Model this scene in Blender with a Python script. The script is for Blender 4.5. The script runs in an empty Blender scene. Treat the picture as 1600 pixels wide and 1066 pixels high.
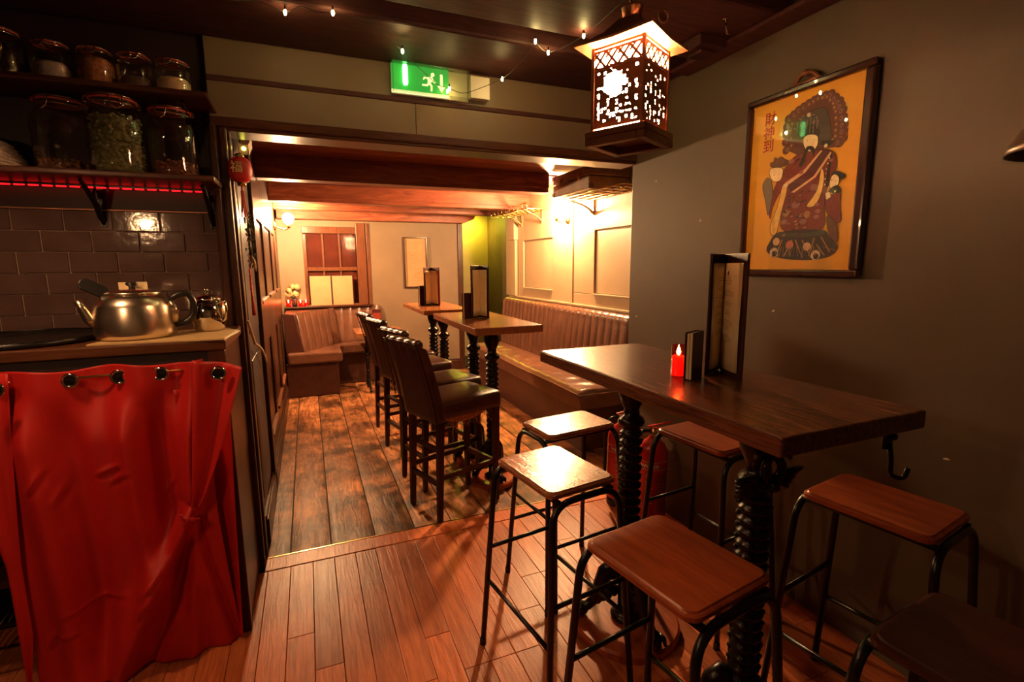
import bpy, bmesh, math, random
from mathutils import Vector, Matrix
random.seed(7)
PI = math.pi
S = bpy.context.scene
COL = S.collection

# ------------------------------------------------------------------ camera, world, exposure
def make_camera():
    yaw, pit, rol, f = 0.38945861, -0.15304638, -0.00773201, 770.46567
    F = Vector((math.sin(yaw)*math.cos(pit), math.cos(yaw)*math.cos(pit), math.sin(pit)))
    Rt = Vector((math.cos(yaw), -math.sin(yaw), 0)); U = Rt.cross(F)
    R2 = Rt*math.cos(rol)+U*math.sin(rol); U2 = -Rt*math.sin(rol)+U*math.cos(rol)
    cd = bpy.data.cameras.new('camera'); cam = bpy.data.objects.new('camera', cd); COL.objects.link(cam)
    m = Matrix((R2, U2, -F)).transposed().to_4x4(); m.translation = Vector((0, 0, 1.41))
    cam.matrix_world = m
    cd.sensor_width = 36; cd.lens = 36*f/1600; cd.clip_start = .02
    S.camera = cam
make_camera()
W = bpy.data.worlds.new('night'); S.world = W; W.use_nodes = True
W.node_tree.nodes['Background'].inputs[0].default_value = (1, .35, .22, 1)
W.node_tree.nodes['Background'].inputs[1].default_value = 0.0
S.view_settings.view_transform = 'Standard'; S.view_settings.look = 'None'
S.view_settings.gamma = 1; S.view_settings.use_curve_mapping = False
S.view_settings.exposure = 1.3
WARM = (1, .59, .27); AMBER = (1, .53, .24)
E_SCONCE_RIGHT, E_SCONCE_LEFT, E_LANTERN, E_KITCHEN, E_BAR = 1300, 980, 80, 235, 145

# ------------------------------------------------------------------ mesh helpers
class MB:
    def __init__(s): s.v = []; s.f = []; s.m = []; s.s = []
    def add(s, vs, fs, mi=0, smooth=False):
        b = len(s.v); s.v += [tuple(p) for p in vs]
        for f in fs: s.f.append([b+i for i in f]); s.m.append(mi); s.s.append(smooth)
        return s
    def box(s, x0, x1, y0, y1, z0, z1, mi=0, M=None):
        vs = [Vector((x, y, z)) for z in (z0, z1) for y in (y0, y1) for x in (x0, x1)]
        if M: vs = [M @ v for v in vs]
        return s.add(vs, [(0,2,3,1),(4,5,7,6),(0,1,5,4),(2,6,7,3),(0,4,6,2),(1,3,7,5)], mi)
    def bar(s, a, b, w, h, mi=0, up=(0,0,1)):
        a = Vector(a); b = Vector(b); d = (b-a).normalized(); u = Vector(up)
        if abs(d.dot(u)) > .98: u = Vector((1, 0, 0))
        r = d.cross(u).normalized(); u = r.cross(d)
        vs = [p + r*i*w/2 + u*j*h/2 for p in (a, b) for i, j in ((-1,-1),(1,-1),(1,1),(-1,1))]
        return s.add(vs, [(3,2,1,0),(4,5,6,7),(0,1,5,4),(1,2,6,5),(2,3,7,6),(3,0,4,7)], mi)
    def tube(s, pts, r, n=8, closed=False, mi=0):
        pts = [Vector(p) for p in pts]; N = len(pts)
        rs = r if isinstance(r, (list, tuple)) else [r]*N
        vs = []; fs = []; prev = None
        for i in range(N):
            if closed: t = pts[(i+1) % N]-pts[i-1]
            else: t = pts[min(i+1, N-1)]-pts[max(i-1, 0)]
            t.normalize()
            if prev is None:
                a = Vector((0, 0, 1)) if abs(t.z) < .9 else Vector((1, 0, 0))
                prev = t.cross(a).normalized()
            u = (prev - t*prev.dot(t)).normalized(); prev = u; w = t.cross(u)
            for k in range(n):
                a = 2*PI*k/n; vs.append(pts[i]+(u*math.cos(a)+w*math.sin(a))*rs[i])
        for i in range(N if closed else N-1):
            j = (i+1) % N
            for k in range(n):
                l = (k+1) % n; fs.append((i*n+k, i*n+l, j*n+l, j*n+k))
        if not closed: fs += [tuple(range(n-1, -1, -1)), tuple((N-1)*n+k for k in range(n))]
        return s.add(vs, fs, mi, True)
    def lathe(s, prof, n=20, c=(0,0,0), mi=0, smooth=True, M=None, cap=True):
        vs = []; fs = []; c = Vector(c)
        for r, z in prof:
            for k in range(n):
                a = 2*PI*k/n; v = Vector((r*math.cos(a), r*math.sin(a), z))
                vs.append((M @ v if M else v)+c)
        for i in range(len(prof)-1):
            for k in range(n):
                l = (k+1) % n; fs.append((i*n+k, i*n+l, (i+1)*n+l, (i+1)*n+k))
        if cap and prof[0][0] > 1e-5: fs.append(tuple(range(n-1, -1, -1)))
        if cap and prof[-1][0] > 1e-5: fs.append(tuple((len(prof)-1)*n+k for k in range(n)))
        return s.add(vs, fs, mi, smooth)
    def ball(s, c, r, n=10, mi=0, sz=1):
        return s.lathe([(max(r*math.sin(PI*i/6), 1e-4), -r*sz*math.cos(PI*i/6)) for i in range(7)], n, c, mi)
    def prism(s, poly, z0, z1, mi=0, M=None):
        n = len(poly); vs = [Vector((x, y, z0)) for x, y in poly]+[Vector((x, y, z1)) for x, y in poly]
        if M: vs = [M @ v for v in vs]
        return s.add(vs, [tuple(range(n-1, -1, -1)), tuple(range(n, 2*n))]+[(i, (i+1) % n, n+(i+1) % n, n+i) for i in range(n)], mi)
    def grid(s, fn, nu, nv, mi=0, flip=False):
        vs = [fn(i/nu, j/nv) for j in range(nv+1) for i in range(nu+1)]; fs = []
        for j in range(nv):
            for i in range(nu):
                a = j*(nu+1)+i; q = (a, a+1, a+nu+2, a+nu+1); fs.append(q[::-1] if flip else q)
        return s.add(vs, fs, mi, True)

def rrect(w, h, r, n=5):
    out = []
    for cx, cy, a0 in ((w/2-r, h/2-r, 0), (-w/2+r, h/2-r, 90), (-w/2+r, -h/2+r, 180), (w/2-r, -h/2+r, 270)):
        for k in range(n+1):
            a = math.radians(a0+90*k/n); out.append((cx+r*math.cos(a), cy+r*math.sin(a)))
    return out

def obj(name, mb, mat, parent=None, bevel=0, loc=None, solid=0, subsurf=0, label=None, stuff=False):
    me = bpy.data.meshes.new(name); me.from_pydata(mb.v, [], mb.f)
    for m in (mat if isinstance(mat, (list, tuple)) else [mat]): me.materials.append(m)
    me.polygons.foreach_set('material_index', mb.m); me.polygons.foreach_set('use_smooth', mb.s)
    me.update()
    o = bpy.data.objects.new(name, me); COL.objects.link(o)
    if parent is not None: o.parent = parent
    if loc is not None: o.location = loc
    if solid: md = o.modifiers.new('solid', 'SOLIDIFY'); md.thickness = solid; md.offset = 0
    if bevel:
        md = o.modifiers.new('edge', 'BEVEL'); md.width = bevel; md.segments = 2; md.limit_method = 'ANGLE'; md.angle_limit = .6
    if subsurf: md = o.modifiers.new('sub', 'SUBSURF'); md.levels = md.render_levels = subsurf
    if label: o['label'] = label
    if stuff: o['kind'] = 'stuff'
    return o
def tag(o, label, cat, group=None):
    o['label'] = label; o['category'] = cat
    if group: o['group'] = group
    return o
def thing(name, label, cat, loc=(0,0,0), rz=0, group=None):
    o = bpy.data.objects.new(name, None); COL.objects.link(o); o.empty_display_size = .05
    o.location = loc; o.rotation_euler = (0, 0, rz)
    return tag(o, label, cat, group)
def struct(name, mb, mat, parent=None, bevel=0):
    o = obj(name, mb, mat, parent, bevel)
    if parent is None: o['kind'] = 'structure'
    return o
def dup(root, loc, rz, label, group=None):
    r = root.copy(); COL.objects.link(r); r.location = loc; r.rotation_euler = (0, 0, rz); r['label'] = label
    if group: r['group'] = group
    for ch in list(root.children):
        c = ch.copy(); COL.objects.link(c); c.parent = r
        for g in list(ch.children):
            d = g.copy(); COL.objects.link(d); d.parent = c
    return r
def copy_of(o, parent, loc=None, scale=None):
    c = o.copy(); COL.objects.link(c); c.parent = parent
    if loc is not None: c.location = loc
    if scale is not None: c.scale = scale
    return c
def bez(p0, p1, p2, n=8):
    p0, p1, p2 = map(Vector, (p0, p1, p2))
    return [p0*(1-t)**2+p1*2*t*(1-t)+p2*t*t for t in [i/n for i in range(n+1)]]
def fillet(pts, r, n=5):
    pts = [Vector(p) for p in pts]; out = [pts[0]]
    for a, b, c in zip(pts, pts[1:], pts[2:]):
        d1 = (a-b); d2 = (c-b); rr = min(r, d1.length*.45, d2.length*.45)
        out += bez(b+d1.normalized()*rr, b, b+d2.normalized()*rr, n)
    return out+[pts[-1]]
def text_mesh(body, size, parent, M, mat, name='lettering'):
    cu = bpy.data.curves.new(name, 'FONT'); cu.body = body; cu.size = size; cu.align_x = 'CENTER'; cu.align_y = 'CENTER'
    cu.extrude = .0004; cu.offset = size*.012; cu.resolution_u = 2
    o = bpy.data.objects.new(name+'_source', cu); COL.objects.link(o)
    me = bpy.data.meshes.new_from_object(o.evaluated_get(bpy.context.evaluated_depsgraph_get()))
    bpy.data.objects.remove(o); bpy.data.curves.remove(cu)
    me.transform(M); me.materials.clear(); me.materials.append(mat)
    r = bpy.data.objects.new(name, me); COL.objects.link(r); r.parent = parent
    return r

# ------------------------------------------------------------------ materials
def base_mat(name):
    m = bpy.data.materials.new(name); m.use_nodes = True
    return m, m.node_tree, m.node_tree.nodes, m.node_tree.links, m.node_tree.nodes['Principled BSDF']
def coords(nt, scale=(1,1,1), rnd=True):
    N, L = nt.nodes, nt.links
    tc = N.new('ShaderNodeTexCoord'); mp = N.new('ShaderNodeMapping'); mp.inputs['Scale'].default_value = scale
    if rnd:
        oi = N.new('ShaderNodeObjectInfo'); mu = N.new('ShaderNodeMath'); mu.operation = 'MULTIPLY'; mu.inputs[1].default_value = 41
        L.new(oi.outputs['Random'], mu.inputs[0]); ad = N.new('ShaderNodeVectorMath'); ad.operation = 'ADD'
        L.new(tc.outputs['Object'], ad.inputs[0]); L.new(mu.outputs[0], ad.inputs[1]); L.new(ad.outputs[0], mp.inputs['Vector'])
    else: L.new(tc.outputs['Object'], mp.inputs['Vector'])
    return mp.outputs['Vector']
def ramp(nt, fac, stops):
    r = nt.nodes.new('ShaderNodeValToRGB'); nt.links.new(fac, r.inputs[0])
    while len(r.color_ramp.elements) < len(stops): r.color_ramp.elements.new(.5)
    for e, (p, c) in zip(r.color_ramp.elements, stops): e.position = p; e.color = (*c, 1)
    return r.outputs[0]
def noise(nt, vec, scale, detail=4, rough=.55, dist=0):
    n = nt.nodes.new('ShaderNodeTexNoise'); nt.links.new(vec, n.inputs['Vector'])
    n.inputs['Scale'].default_value = scale; n.inputs['Detail'].default_value = detail
    n.inputs['Roughness'].default_value = rough; n.inputs['Distortion'].default_value = dist
    return n.outputs['Fac']
def bump(nt, b, h, strength, dist=.01):
    n = nt.nodes.new('ShaderNodeBump'); n.inputs['Strength'].default_value = strength; n.inputs['Distance'].default_value = dist
    nt.links.new(h, n.inputs['Height']); nt.links.new(n.outputs[0], b.inputs['Normal'])
def plain(name, c, rough=.5, metal=0, var=.15, scale=8, bmp=0, coat=0, bscale=60, spec=.5):
    m, nt, N, L, b = base_mat(name)
    v = coords(nt); f = noise(nt, v, scale, 5)
    lo = tuple(x*(1-var) for x in c); hi = tuple(min(1, x*(1+var)) for x in c)
    L.new(ramp(nt, f, [(.3, lo), (.7, hi)]), b.inputs['Base Color'])
    b.inputs['Roughness'].default_value = rough; b.inputs['Metallic'].default_value = metal
    b.inputs['Coat Weight'].default_value = coat; b.inputs['Specular IOR Level'].default_value = spec
    if bmp: bump(nt, b, noise(nt, v, bscale, 4), bmp, .004)
    return m
def wood(name, cols, axis='y', rough=.35, stretch=9, scale=5, bmp=.25, vary=.35, coat=0, scratch=0, patch=0):
    m, nt, N, L, b = base_mat(name)
    sc = [stretch, stretch, stretch]; sc['xyz'.index(axis)] = 1
    v = coords(nt, tuple(sc)); f = noise(nt, v, scale, 8, .62, 1.2)
    c = ramp(nt, f, [(.25, cols[0]), (.5, cols[1]), (.75, cols[2])])
    oi = N.new('ShaderNodeObjectInfo'); mr = N.new('ShaderNodeMapRange'); mr.inputs['To Min'].default_value = 1-vary; mr.inputs['To Max'].default_value = 1+vary
    L.new(oi.outputs['Random'], mr.inputs['Value'])
    mx = N.new('ShaderNodeVectorMath'); mx.operation = 'SCALE'; L.new(c, mx.inputs[0]); L.new(mr.outputs[0], mx.inputs['Scale'])
    out = mx.outputs[0]; hgt = f
    rv = rough
    b.inputs['Roughness'].default_value = rough; b.inputs['Specular IOR Level'].default_value = .22
    if patch:
        v2 = coords(nt, (1, 1, 1)); p = noise(nt, v2, 4.5, 5, .6)
        pm = ramp(nt, p, [(.38, (patch, patch, patch)), (.62, (1, 1, 1))])
        mm = N.new('ShaderNodeVectorMath'); mm.operation = 'MULTIPLY'; L.new(out, mm.inputs[0]); L.new(pm, mm.inputs[1]); out = mm.outputs[0]
    if scratch:
        v3 = coords(nt, (1, 1, 1)); vo = N.new('ShaderNodeTexVoronoi'); vo.feature = 'DISTANCE_TO_EDGE'; vo.inputs['Scale'].default_value = 55
        nz = N.new('ShaderNodeTexNoise'); nz.inputs['Scale'].default_value = 30; L.new(v3, nz.inputs['Vector'])
        va = N.new('ShaderNodeVectorMath'); va.operation = 'MULTIPLY_ADD'; L.new(nz.outputs['Color'], va.inputs[0]); va.inputs[1].default_value = (.06,)*3; L.new(v3, va.inputs[2])
        L.new(va.outputs[0], vo.inputs['Vector'])
        sm = ramp(nt, vo.outputs['Distance'], [(.0, (1, 1, 1)), (.05, (0, 0, 0))])
        hm = N.new('ShaderNodeMath'); hm.operation = 'MULTIPLY_ADD'; L.new(sm, hm.inputs[0]); hm.inputs[1].default_value = scratch; L.new(f, hm.inputs[2]); hgt = hm.outputs[0]
        big = ramp(nt, noise(nt, v3, 9, 3), [(.45, (0, 0, 0)), (.6, (1, 1, 1))])
        k = N.new('ShaderNodeMath'); k.operation = 'MULTIPLY'; L.new(sm, k.inputs[0]); L.new(big, k.inputs[1])
        mxx = N.new('ShaderNodeMixRGB'); L.new(k.outputs[0], mxx.inputs[0]); L.new(out, mxx.inputs[1]); mxx.inputs[2].default_value = (cols[2][0]*2.2, cols[2][1]*2.2, cols[2][2]*2.2, 1); out = mxx.outputs[0]
    L.new(out, b.inputs['Base Color']); b.inputs['Coat Weight'].default_value = coat; b.inputs['Coat Roughness'].default_value = .15
    bump(nt, b, hgt, bmp, .004)
    return m
def glow(name, c, s):
    m, nt, N, L, b = base_mat(name); b.inputs['Base Color'].default_value = (*c, 1)
    b.inputs['Emission Color'].default_value = (*c, 1); b.inputs['Emission Strength'].default_value = s
    return m
def clear(name, tint=(1, 1, 1), rough=.03, refl=.5, lo=.08):
    m = bpy.data.materials.new(name); m.use_nodes = True; nt = m.node_tree; N, L = nt.nodes, nt.links
    N.clear(); o = N.new('ShaderNodeOutputMaterial'); t = N.new('ShaderNodeBsdfTransparent'); t.inputs[0].default_value = (*tint, 1)
    g = N.new('ShaderNodeBsdfGlossy'); g.inputs['Roughness'].default_value = rough
    lw = N.new('ShaderNodeLayerWeight'); lw.inputs[0].default_value = .35
    mr = N.new('ShaderNodeMapRange'); mr.inputs['To Min'].default_value = lo; mr.inputs['To Max'].default_value = refl; L.new(lw.outputs['Facing'], mr.inputs['Value'])
    mx = N.new('ShaderNodeMixShader'); L.new(mr.outputs[0], mx.inputs[0]); L.new(t.outputs[0], mx.inputs[1]); L.new(g.outputs[0], mx.inputs[2]); L.new(mx.outputs[0], o.inputs[0])
    return m

M_GREEN = plain('green_grey_paint', (.112, .078, .048), .55, var=.1, scale=3, bmp=.15, bscale=35)
M_HEADER = plain('header_paint', (.160, .105, .062), .5, var=.08, scale=3, bmp=.1, bscale=30)
M_PANEL = plain('panel_paint', (.38, .275, .16), .42, var=.08, scale=3, bmp=.08, bscale=30)
M_BEIGE = plain('beige_plaster', (.185, .12, .068), .6, var=.1, scale=3, bmp=.12, bscale=25)
M_ALCOVE = plain('alcove_paint', (.38, .27, .13), .6, var=.06, scale=3)
M_DARKWALL = plain('dark_kitchen_paint', (.024, .009, .009), .5, var=.2, scale=4)
M_DWOOD = wood('dark_stained_wood', ((.028, .010, .006), (.055, .018, .010), (.09, .03, .016)), 'x', .33, bmp=.2)
M_DWOODZ = wood('dark_stained_wood_upright', ((.035, .012, .007), (.06, .022, .012), (.09, .032, .017)), 'z', .3, bmp=.2)
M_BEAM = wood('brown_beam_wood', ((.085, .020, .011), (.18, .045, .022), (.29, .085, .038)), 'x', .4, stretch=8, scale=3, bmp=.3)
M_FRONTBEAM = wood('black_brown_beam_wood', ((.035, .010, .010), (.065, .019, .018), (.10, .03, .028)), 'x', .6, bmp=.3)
M_PLANK = wood('red_brown_plank', ((.28, .068, .024), (.50, .130, .046), (.68, .20, .07)), 'y', .34, stretch=14, scale=4, bmp=.35, vary=.3)
M_BOARD = wood('worn_old_board', ((.07, .024, .010), (.38, .145, .055), (.72, .31, .13)), 'y', .42, stretch=7, scale=4, bmp=.9, vary=.2, patch=.22)
M_TOP = wood('dark_table_wood', ((.035, .010, .005), (.12, .036, .016), (.24, .080, .034)), 'y', .27, stretch=14, scale=5, bmp=.3, vary=.1, coat=.25)
M_TOPMID = wood('brown_table_wood', ((.20, .065, .024), (.32, .105, .038), (.44, .16, .06)), 'y', .25, stretch=12, scale=4, bmp=.12, vary=.15, coat=.25)
M_SEATS = wood('scratched_stool_wood', ((.17, .05, .018), (.29, .09, .03), (.40, .14, .05)), 'y', .22, stretch=9, scale=4, bmp=.35, vary=.1, coat=.4, scratch=.6)
M_SEATSHADE = wood('shaded_stool_wood', ((.04, .010, .006), (.065, .016, .009), (.10, .026, .014)), 'y', .3, stretch=10, scale=3, bmp=.12, coat=.2)  # stool wood with the shade at the table's near end put into its colour
M_SEATR = wood('red_stool_wood', ((.20, .036, .012), (.36, .072, .022), (.50, .115, .036)), 'y', .33, stretch=10, scale=3, bmp=.12, vary=.12, coat=.15)
M_IRON = plain('black_iron', (.014, .009, .008), .26, .5, var=.3, bmp=.25, bscale=120)
M_STEEL = plain('black_steel_tube', (.012, .010, .009), .3, .3, var=.3)
M_LEATHER = plain('dark_brown_leather', (.055, .017, .012), .32, var=.25, scale=14, bmp=.35, bscale=90)
M_BENCH = plain('tan_brown_leather', (.125, .050, .029), .30, var=.2, scale=9, bmp=.5, bscale=45)
M_LEGS = wood('dark_chair_leg_wood', ((.03, .010, .006), (.05, .016, .009), (.08, .027, .014)), 'z', .3, bmp=.15)
M_HESSIAN = plain('torn_hessian', (.50, .22, .08), .9, var=.3, scale=40)
M_CURTAIN = plain('red_cotton', (.52, .010, .008), .55, var=.06, scale=6, bmp=.06, bscale=250)
M_TILE = plain('dark_glazed_tile', (.085, .048, .042), .10, var=.18, scale=9, bmp=.28, coat=.3, bscale=16)
M_GROUT = plain('grey_grout', (.30, .20, .15), .8)
M_COUNTER = wood('counter_wood', ((.09, .03, .013), (.15, .05, .02), (.21, .08, .033)), 'x', .35, bmp=.3)
M_MAT = plain('pale_board', (.55, .37, .17), .5, var=.08)
M_SILVER = plain('polished_steel', (.78, .66, .52), .26, 1, var=.06, scale=5)
M_CHROME = plain('chrome', (.72, .66, .58), .07, 1, var=.02)
M_BRASS = plain('brass', (.62, .42, .16), .24, 1, var=.1)
M_BLACK = plain('black_plastic', (.012, .010, .010), .3)
M_GLASS = clear('jar_glass', (.93, .88, .85), .04, .55)
M_PANE = clear('picture_glass', (1, 1, 1), .02, .28, .02)
M_CLEAR = clear('clear_plastic', (.9, .92, .85), .08, .45)
M_RUBBER = plain('red_rubber', (.42, .05, .025), .5)
M_PAPER = plain('cream_paper', (.80, .62, .36), .7, var=.06)
M_PAGE = plain('menu_page', (.92, .76, .46), .7, var=.04)
M_BOARDS = plain('buff_board', (.36, .22, .10), .7, var=.08)
M_INK = plain('brown_ink', (.26, .16, .09), .8)
M_COVER = plain('maroon_menu_cover', (.055, .012, .010), .35, var=.2, bmp=.15, bscale=150)
M_COVERRED = plain('red_menu_cover', (.24, .03, .02), .4)
M_EXT = plain('red_enamel', (.46, .012, .010), .2, coat=.4, var=.08)
M_WHITE = plain('white_plastic', (.62, .56, .46), .45, var=.05)
M_COPPER = plain('aged_copper', (.30, .12, .06), .42, .55, var=.3, scale=20, bmp=.2)
M_LANTWOOD = wood('lantern_wood', ((.13, .045, .02), (.20, .075, .035), (.28, .11, .05)), 'y', .45, bmp=.2)
M_WAX = plain('red_candle_glass', (.55, .02, .012), .12, coat=.5)
M_FRAME = plain('dark_picture_frame', (.045, .012, .010), .22, coat=.3, var=.2)
M_REDPANE = plain('red_brown_pane', (.075, .018, .012), .08, var=.2, coat=.4)
M_WINFRAME = wood('window_frame_wood', ((.09, .03, .016), (.16, .055, .026), (.22, .08, .04)), 'z', .28, bmp=.15)

# ------------------------------------------------------------------ floor
fl = struct('floor', MB().box(-2.3, 2.5, -1.7, 2.43, -.12, -.022).box(-.5, 2.5, 2.43, 6.6, -.12, -.027).box(-.5, 4.2, 6.6, 9, -.12, 0), plain('subfloor', (.02, .009, .005), .8))
plank_mesh = {}
PW = .0975
def plank(x, y0, y1):
    if y1-y0 < .03: return
    key = round(y1-y0, 2)
    if key not in plank_mesh:
        plank_mesh[key] = obj('plank', MB().box(-PW/2+.0008, PW/2-.0008, -key/2+.0008, key/2-.0008, -.0215, 0), M_PLANK, fl, .0016, (x, (y0+y1)/2, 0))
    else: copy_of(plank_mesh[key], fl, (x, (y0+y1)/2, 0))
xi = 0
x = -.259-PW*10+PW/2
while x < 1.86:
    y = 2.395; first = True; vis = x > -1.3
    while y > -.6:
        l = (random.choice((.3, .5, .7, .9)) if first else random.choice((.7, .9, 1.1, 1.3))); first = False
        plank(x, max(y-l, -.62), y); y -= l
    x += PW
# worn boards of the back room
bx = [-.33, -.167, .025, .245, .455, .66, .87, 1.08, 1.30, 1.52, 1.74, 1.96, 2.18, 2.32]
for a, b in zip(bx, bx[1:]):
    y = 2.515
    for l in (random.choice((1.6, 2.3, 4.0)), 9):
        e = min(y+l, 6.47)
        if e-y > .05:
            mb = MB(); n = 10
            def top(u, v, a=a, b=b, y=y, e=e):
                xx = a+.004+(b-a-.008)*u; yy = y+.003+(e-y-.006)*v
                return (xx, yy, -.004+.0035*math.sin(yy*9+a*40)*math.sin(u*3.1+yy*3)-.006*abs(2*u-1)**6)
            mb.grid(top, 6, 24)
            mb.box(a+.004, b-.004, y+.003, e-.003, -.026, -.012)
            obj('floorboard', mb, M_BOARD, fl)
        y = e
struct('trim_1', MB().box(-.275, 1.81, 2.398, 2.505, -.022, .002), M_PLANK, None, .003)
struct('trim_2', MB().box(-.275, 1.81, 2.505, 2.513, -.022, .004), M_BRASS, None, .001)

# ------------------------------------------------------------------ front room shell
wr = struct('wall_right', MB().box(1.81, 2.42, -1.7, 2.52, 0, 2.5), M_GREEN, None, .004)
chip = MB()
for yy, zz, w, h in ((1.013, .905, .009, .006), (.84, .8, .010, .004), (.905, .56, .014, .006), (1.02, .885, .004, .004), (.88, .52, .004, .003), (1.95, 1.62, .006, .006), (1.72, 1.34, .005, .006), (1.5, 1.21, .006, .005), (2.3, 1.86, .004, .005), (2.44, 1.1, .006, .004)):
    chip.prism([(-w, -h), (w*.2, -h*.7), (w, h*.2), (.1*w, h), (-w*.8, h*.4)], 0, .0008, 0, Matrix.Translation((1.8095, yy, zz)) @ Matrix(((0,0,-1,0),(-1,0,0,0),(0,1,0,0),(0,0,0,1))))
obj('paint_chips', chip, plain('bare_plaster', (.75, .6, .45), .8), wr, stuff=True)
hd = struct('wall_middle', MB().box(-.335, 1.81, 2.50, 2.64, 2.19, 2.5).box(-.335, .53, 2.49, 2.64, 2.03, 2.183).box(.5325, 1.81, 2.49, 2.64, 2.03, 2.183).box(-.33, 1.81, 2.505, 2.63, 2.03, 2.19), M_HEADER, None, .003)
struct('trim_3', MB().box(-.335, 1.81, 2.484, 2.55, 2.176, 2.199), M_FRONTBEAM, None, .004)
struct('trim_4', MB().box(-.335, 1.81, 2.476, 2.66, 1.995, 2.035).box(-.335, 1.81, 2.484, 2.64, 1.98, 1.997), M_DWOOD, None, .006)
struct('wall_kitchen', MB().box(-2.3, -.335, 2.53, 2.66, 0, 2.5), M_DARKWALL)
struct('wall_left', MB().box(-2.42, -2.3, -1.7, 2.66, 0, 2.5), M_DARKWALL)
struct('wall_rear', MB().box(-2.42, 2.42, -1.82, -1.7, 0, 2.5), M_GREEN)
# door post at the left of the opening, with mouldings
struct('trim_5', MB().box(-.345, -.283, 2.455, 2.66, 0, 1.985).box(-.335, -.31, 2.435, 2.46, 0, 1.99).box(-.300, -.274, 2.445, 2.475, 0, 1.985).box(-.300, -.268, 2.52, 2.56, 0, 1.985).box(-.31, -.276, 2.60, 2.66, 0, 1.985), M_DWOODZ, None, .006)
ce = struct('ceiling', MB().box(-2.3, 2.42, -1.7, 2.64, 2.49, 2.6), plain('black_ceiling', (.02, .009, .008), .7))
for y0, y1 in ((2.09, 2.50), (1.50, 1.955), (.86, 1.36), (.2, .70)):
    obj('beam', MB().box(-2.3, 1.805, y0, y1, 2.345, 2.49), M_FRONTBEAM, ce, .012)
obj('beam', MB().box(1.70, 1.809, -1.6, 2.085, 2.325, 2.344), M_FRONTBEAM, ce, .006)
# service boxes and hooks on the ceiling beside the wall
t = tag(obj('junction_box', MB().box(1.55, 1.69, 1.72, 1.86, 2.30, 2.345).box(1.58, 1.66, 1.75, 1.83, 2.285, 2.30), M_FRONTBEAM, None, .006), 'small dark box fixed to the ceiling beam right of the carved lantern', 'box')
h = thing('ceiling_hook', 'small bright metal hook under the dark ceiling right of the lantern', 'hook', (1.56, 1.60, 2.345))
obj('shank', MB().tube([(0,0,0), (.004,0,-.03), (.012,0,-.052), (.024,0,-.05)], .004), M_CHROME, h)
obj('plate', MB().lathe([(.014, -.004), (.014, 0)], 12), M_CHROME, h)
t = tag(obj('ceiling_ring', MB().tube([(1.28+.022*math.cos(a), 1.62, 2.315+.022*math.sin(a)) for a in [2*PI*k/16 for k in range(16)]], .003, 6, True).tube([(1.28, 1.62, 2.337), (1.28, 1.62, 2.346)], .003, 6), M_COPPER), 'thin metal ring screwed into the ceiling behind the lantern roof', 'ring')

# ------------------------------------------------------------------ back room shell
cb = struct('ceiling_back', MB().box(-.45, 4.2, 2.64, 9, 2.17, 2.3), M_BEAM)
for (y0, y1), z0 in zip(((3.80, 3.93), (5.05, 5.2), (5.72, 5.84)), (2.0, 2.0, 2.0)):
    xe = 1.90 if y0 < 4 else 2.3
    obj('beam', MB().box(-.28, xe, y0, y1, z0, 2.17).box(-.28, xe, y0-.012, y0, z0+.035, 2.17), M_BEAM, cb, .01)
for k in range(6):
    obj('ceiling_board', MB().box(-.28, 2.3, 2.66+k*.19, 2.66+k*.19+.186, 2.155, 2.17), M_BEAM, cb, .003)
for k in range(9):
    y = 3.94+k*.285
    if y < 6.3: obj('ceiling_board', MB().box(-.28, 2.3, y, y+.28, 2.157, 2.17), M_BEAM, cb, .003)
obj('beam', MB().prism([(-.28, 1.95), (1.93, 1.95), (2.05, 2.0), (2.08, 2.06), (2.08, 2.17), (-.28, 2.17)], 0, .16, 0, Matrix(((1,0,0,0),(0,0,1,6.27),(0,1,0,0),(0,0,0,1)))), M_BEAM, cb, .006)
# left wall: panelled dark wood
wl = struct('wall_panelled', MB().box(-.42, -.30, 2.66, 6.6, 0, 2.2), M_DWOODZ)
XL = -.28
pan = [(3.52, 4.08), (4.26, 4.92), (5.08, 5.55)]
st = MB()
ys = [3.36]+[v for p in pan for v in p]+[5.72]
for a, b in zip(ys[0::2], ys[1::2]): st.box(-.30, XL, a, b, 0, 2.17)
for a, b in pan:
    for z0, z1 in ((0, .30), (.90, 1.19), (1.72, 2.17)): st.box(-.30, XL, a, b, z0, z1)
obj('panel_framing', st, M_DWOODZ, wl, .006)
for a, b in pan:
    for z0, z1 in ((.30, .90), (1.19, 1.72)):
        obj('panel', MB().box(-.301, -.292, a+.01, b-.01, z0+.01, z1-.01), M_DWOODZ, wl, .004)
        obj('panel_sill', MB().box(-.30, -.268, a-.01, b+.01, z0-.016, z0+.008), M_WINFRAME, wl, .003)
obj('upright', MB().box(-.30, -.262, 3.26, 3.36, 0, 2.17), M_DWOODZ, wl, .006)
obj('panel', MB().box(-.30, -.285, 2.665, 3.255, .155, 2.15).box(-.285, -.279, 2.72, 3.20, .22, .95).box(-.285, -.279, 2.72, 3.20, 1.08, 2.05), M_DARKWALL, wl, .004)
struct('baseboard_left', MB().box(-.30, -.262, 2.66, 5.66, 0, .13).box(-.30, -.27, 2.66, 5.66, .13, .15), M_DWOODZ, None, .005)
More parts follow.
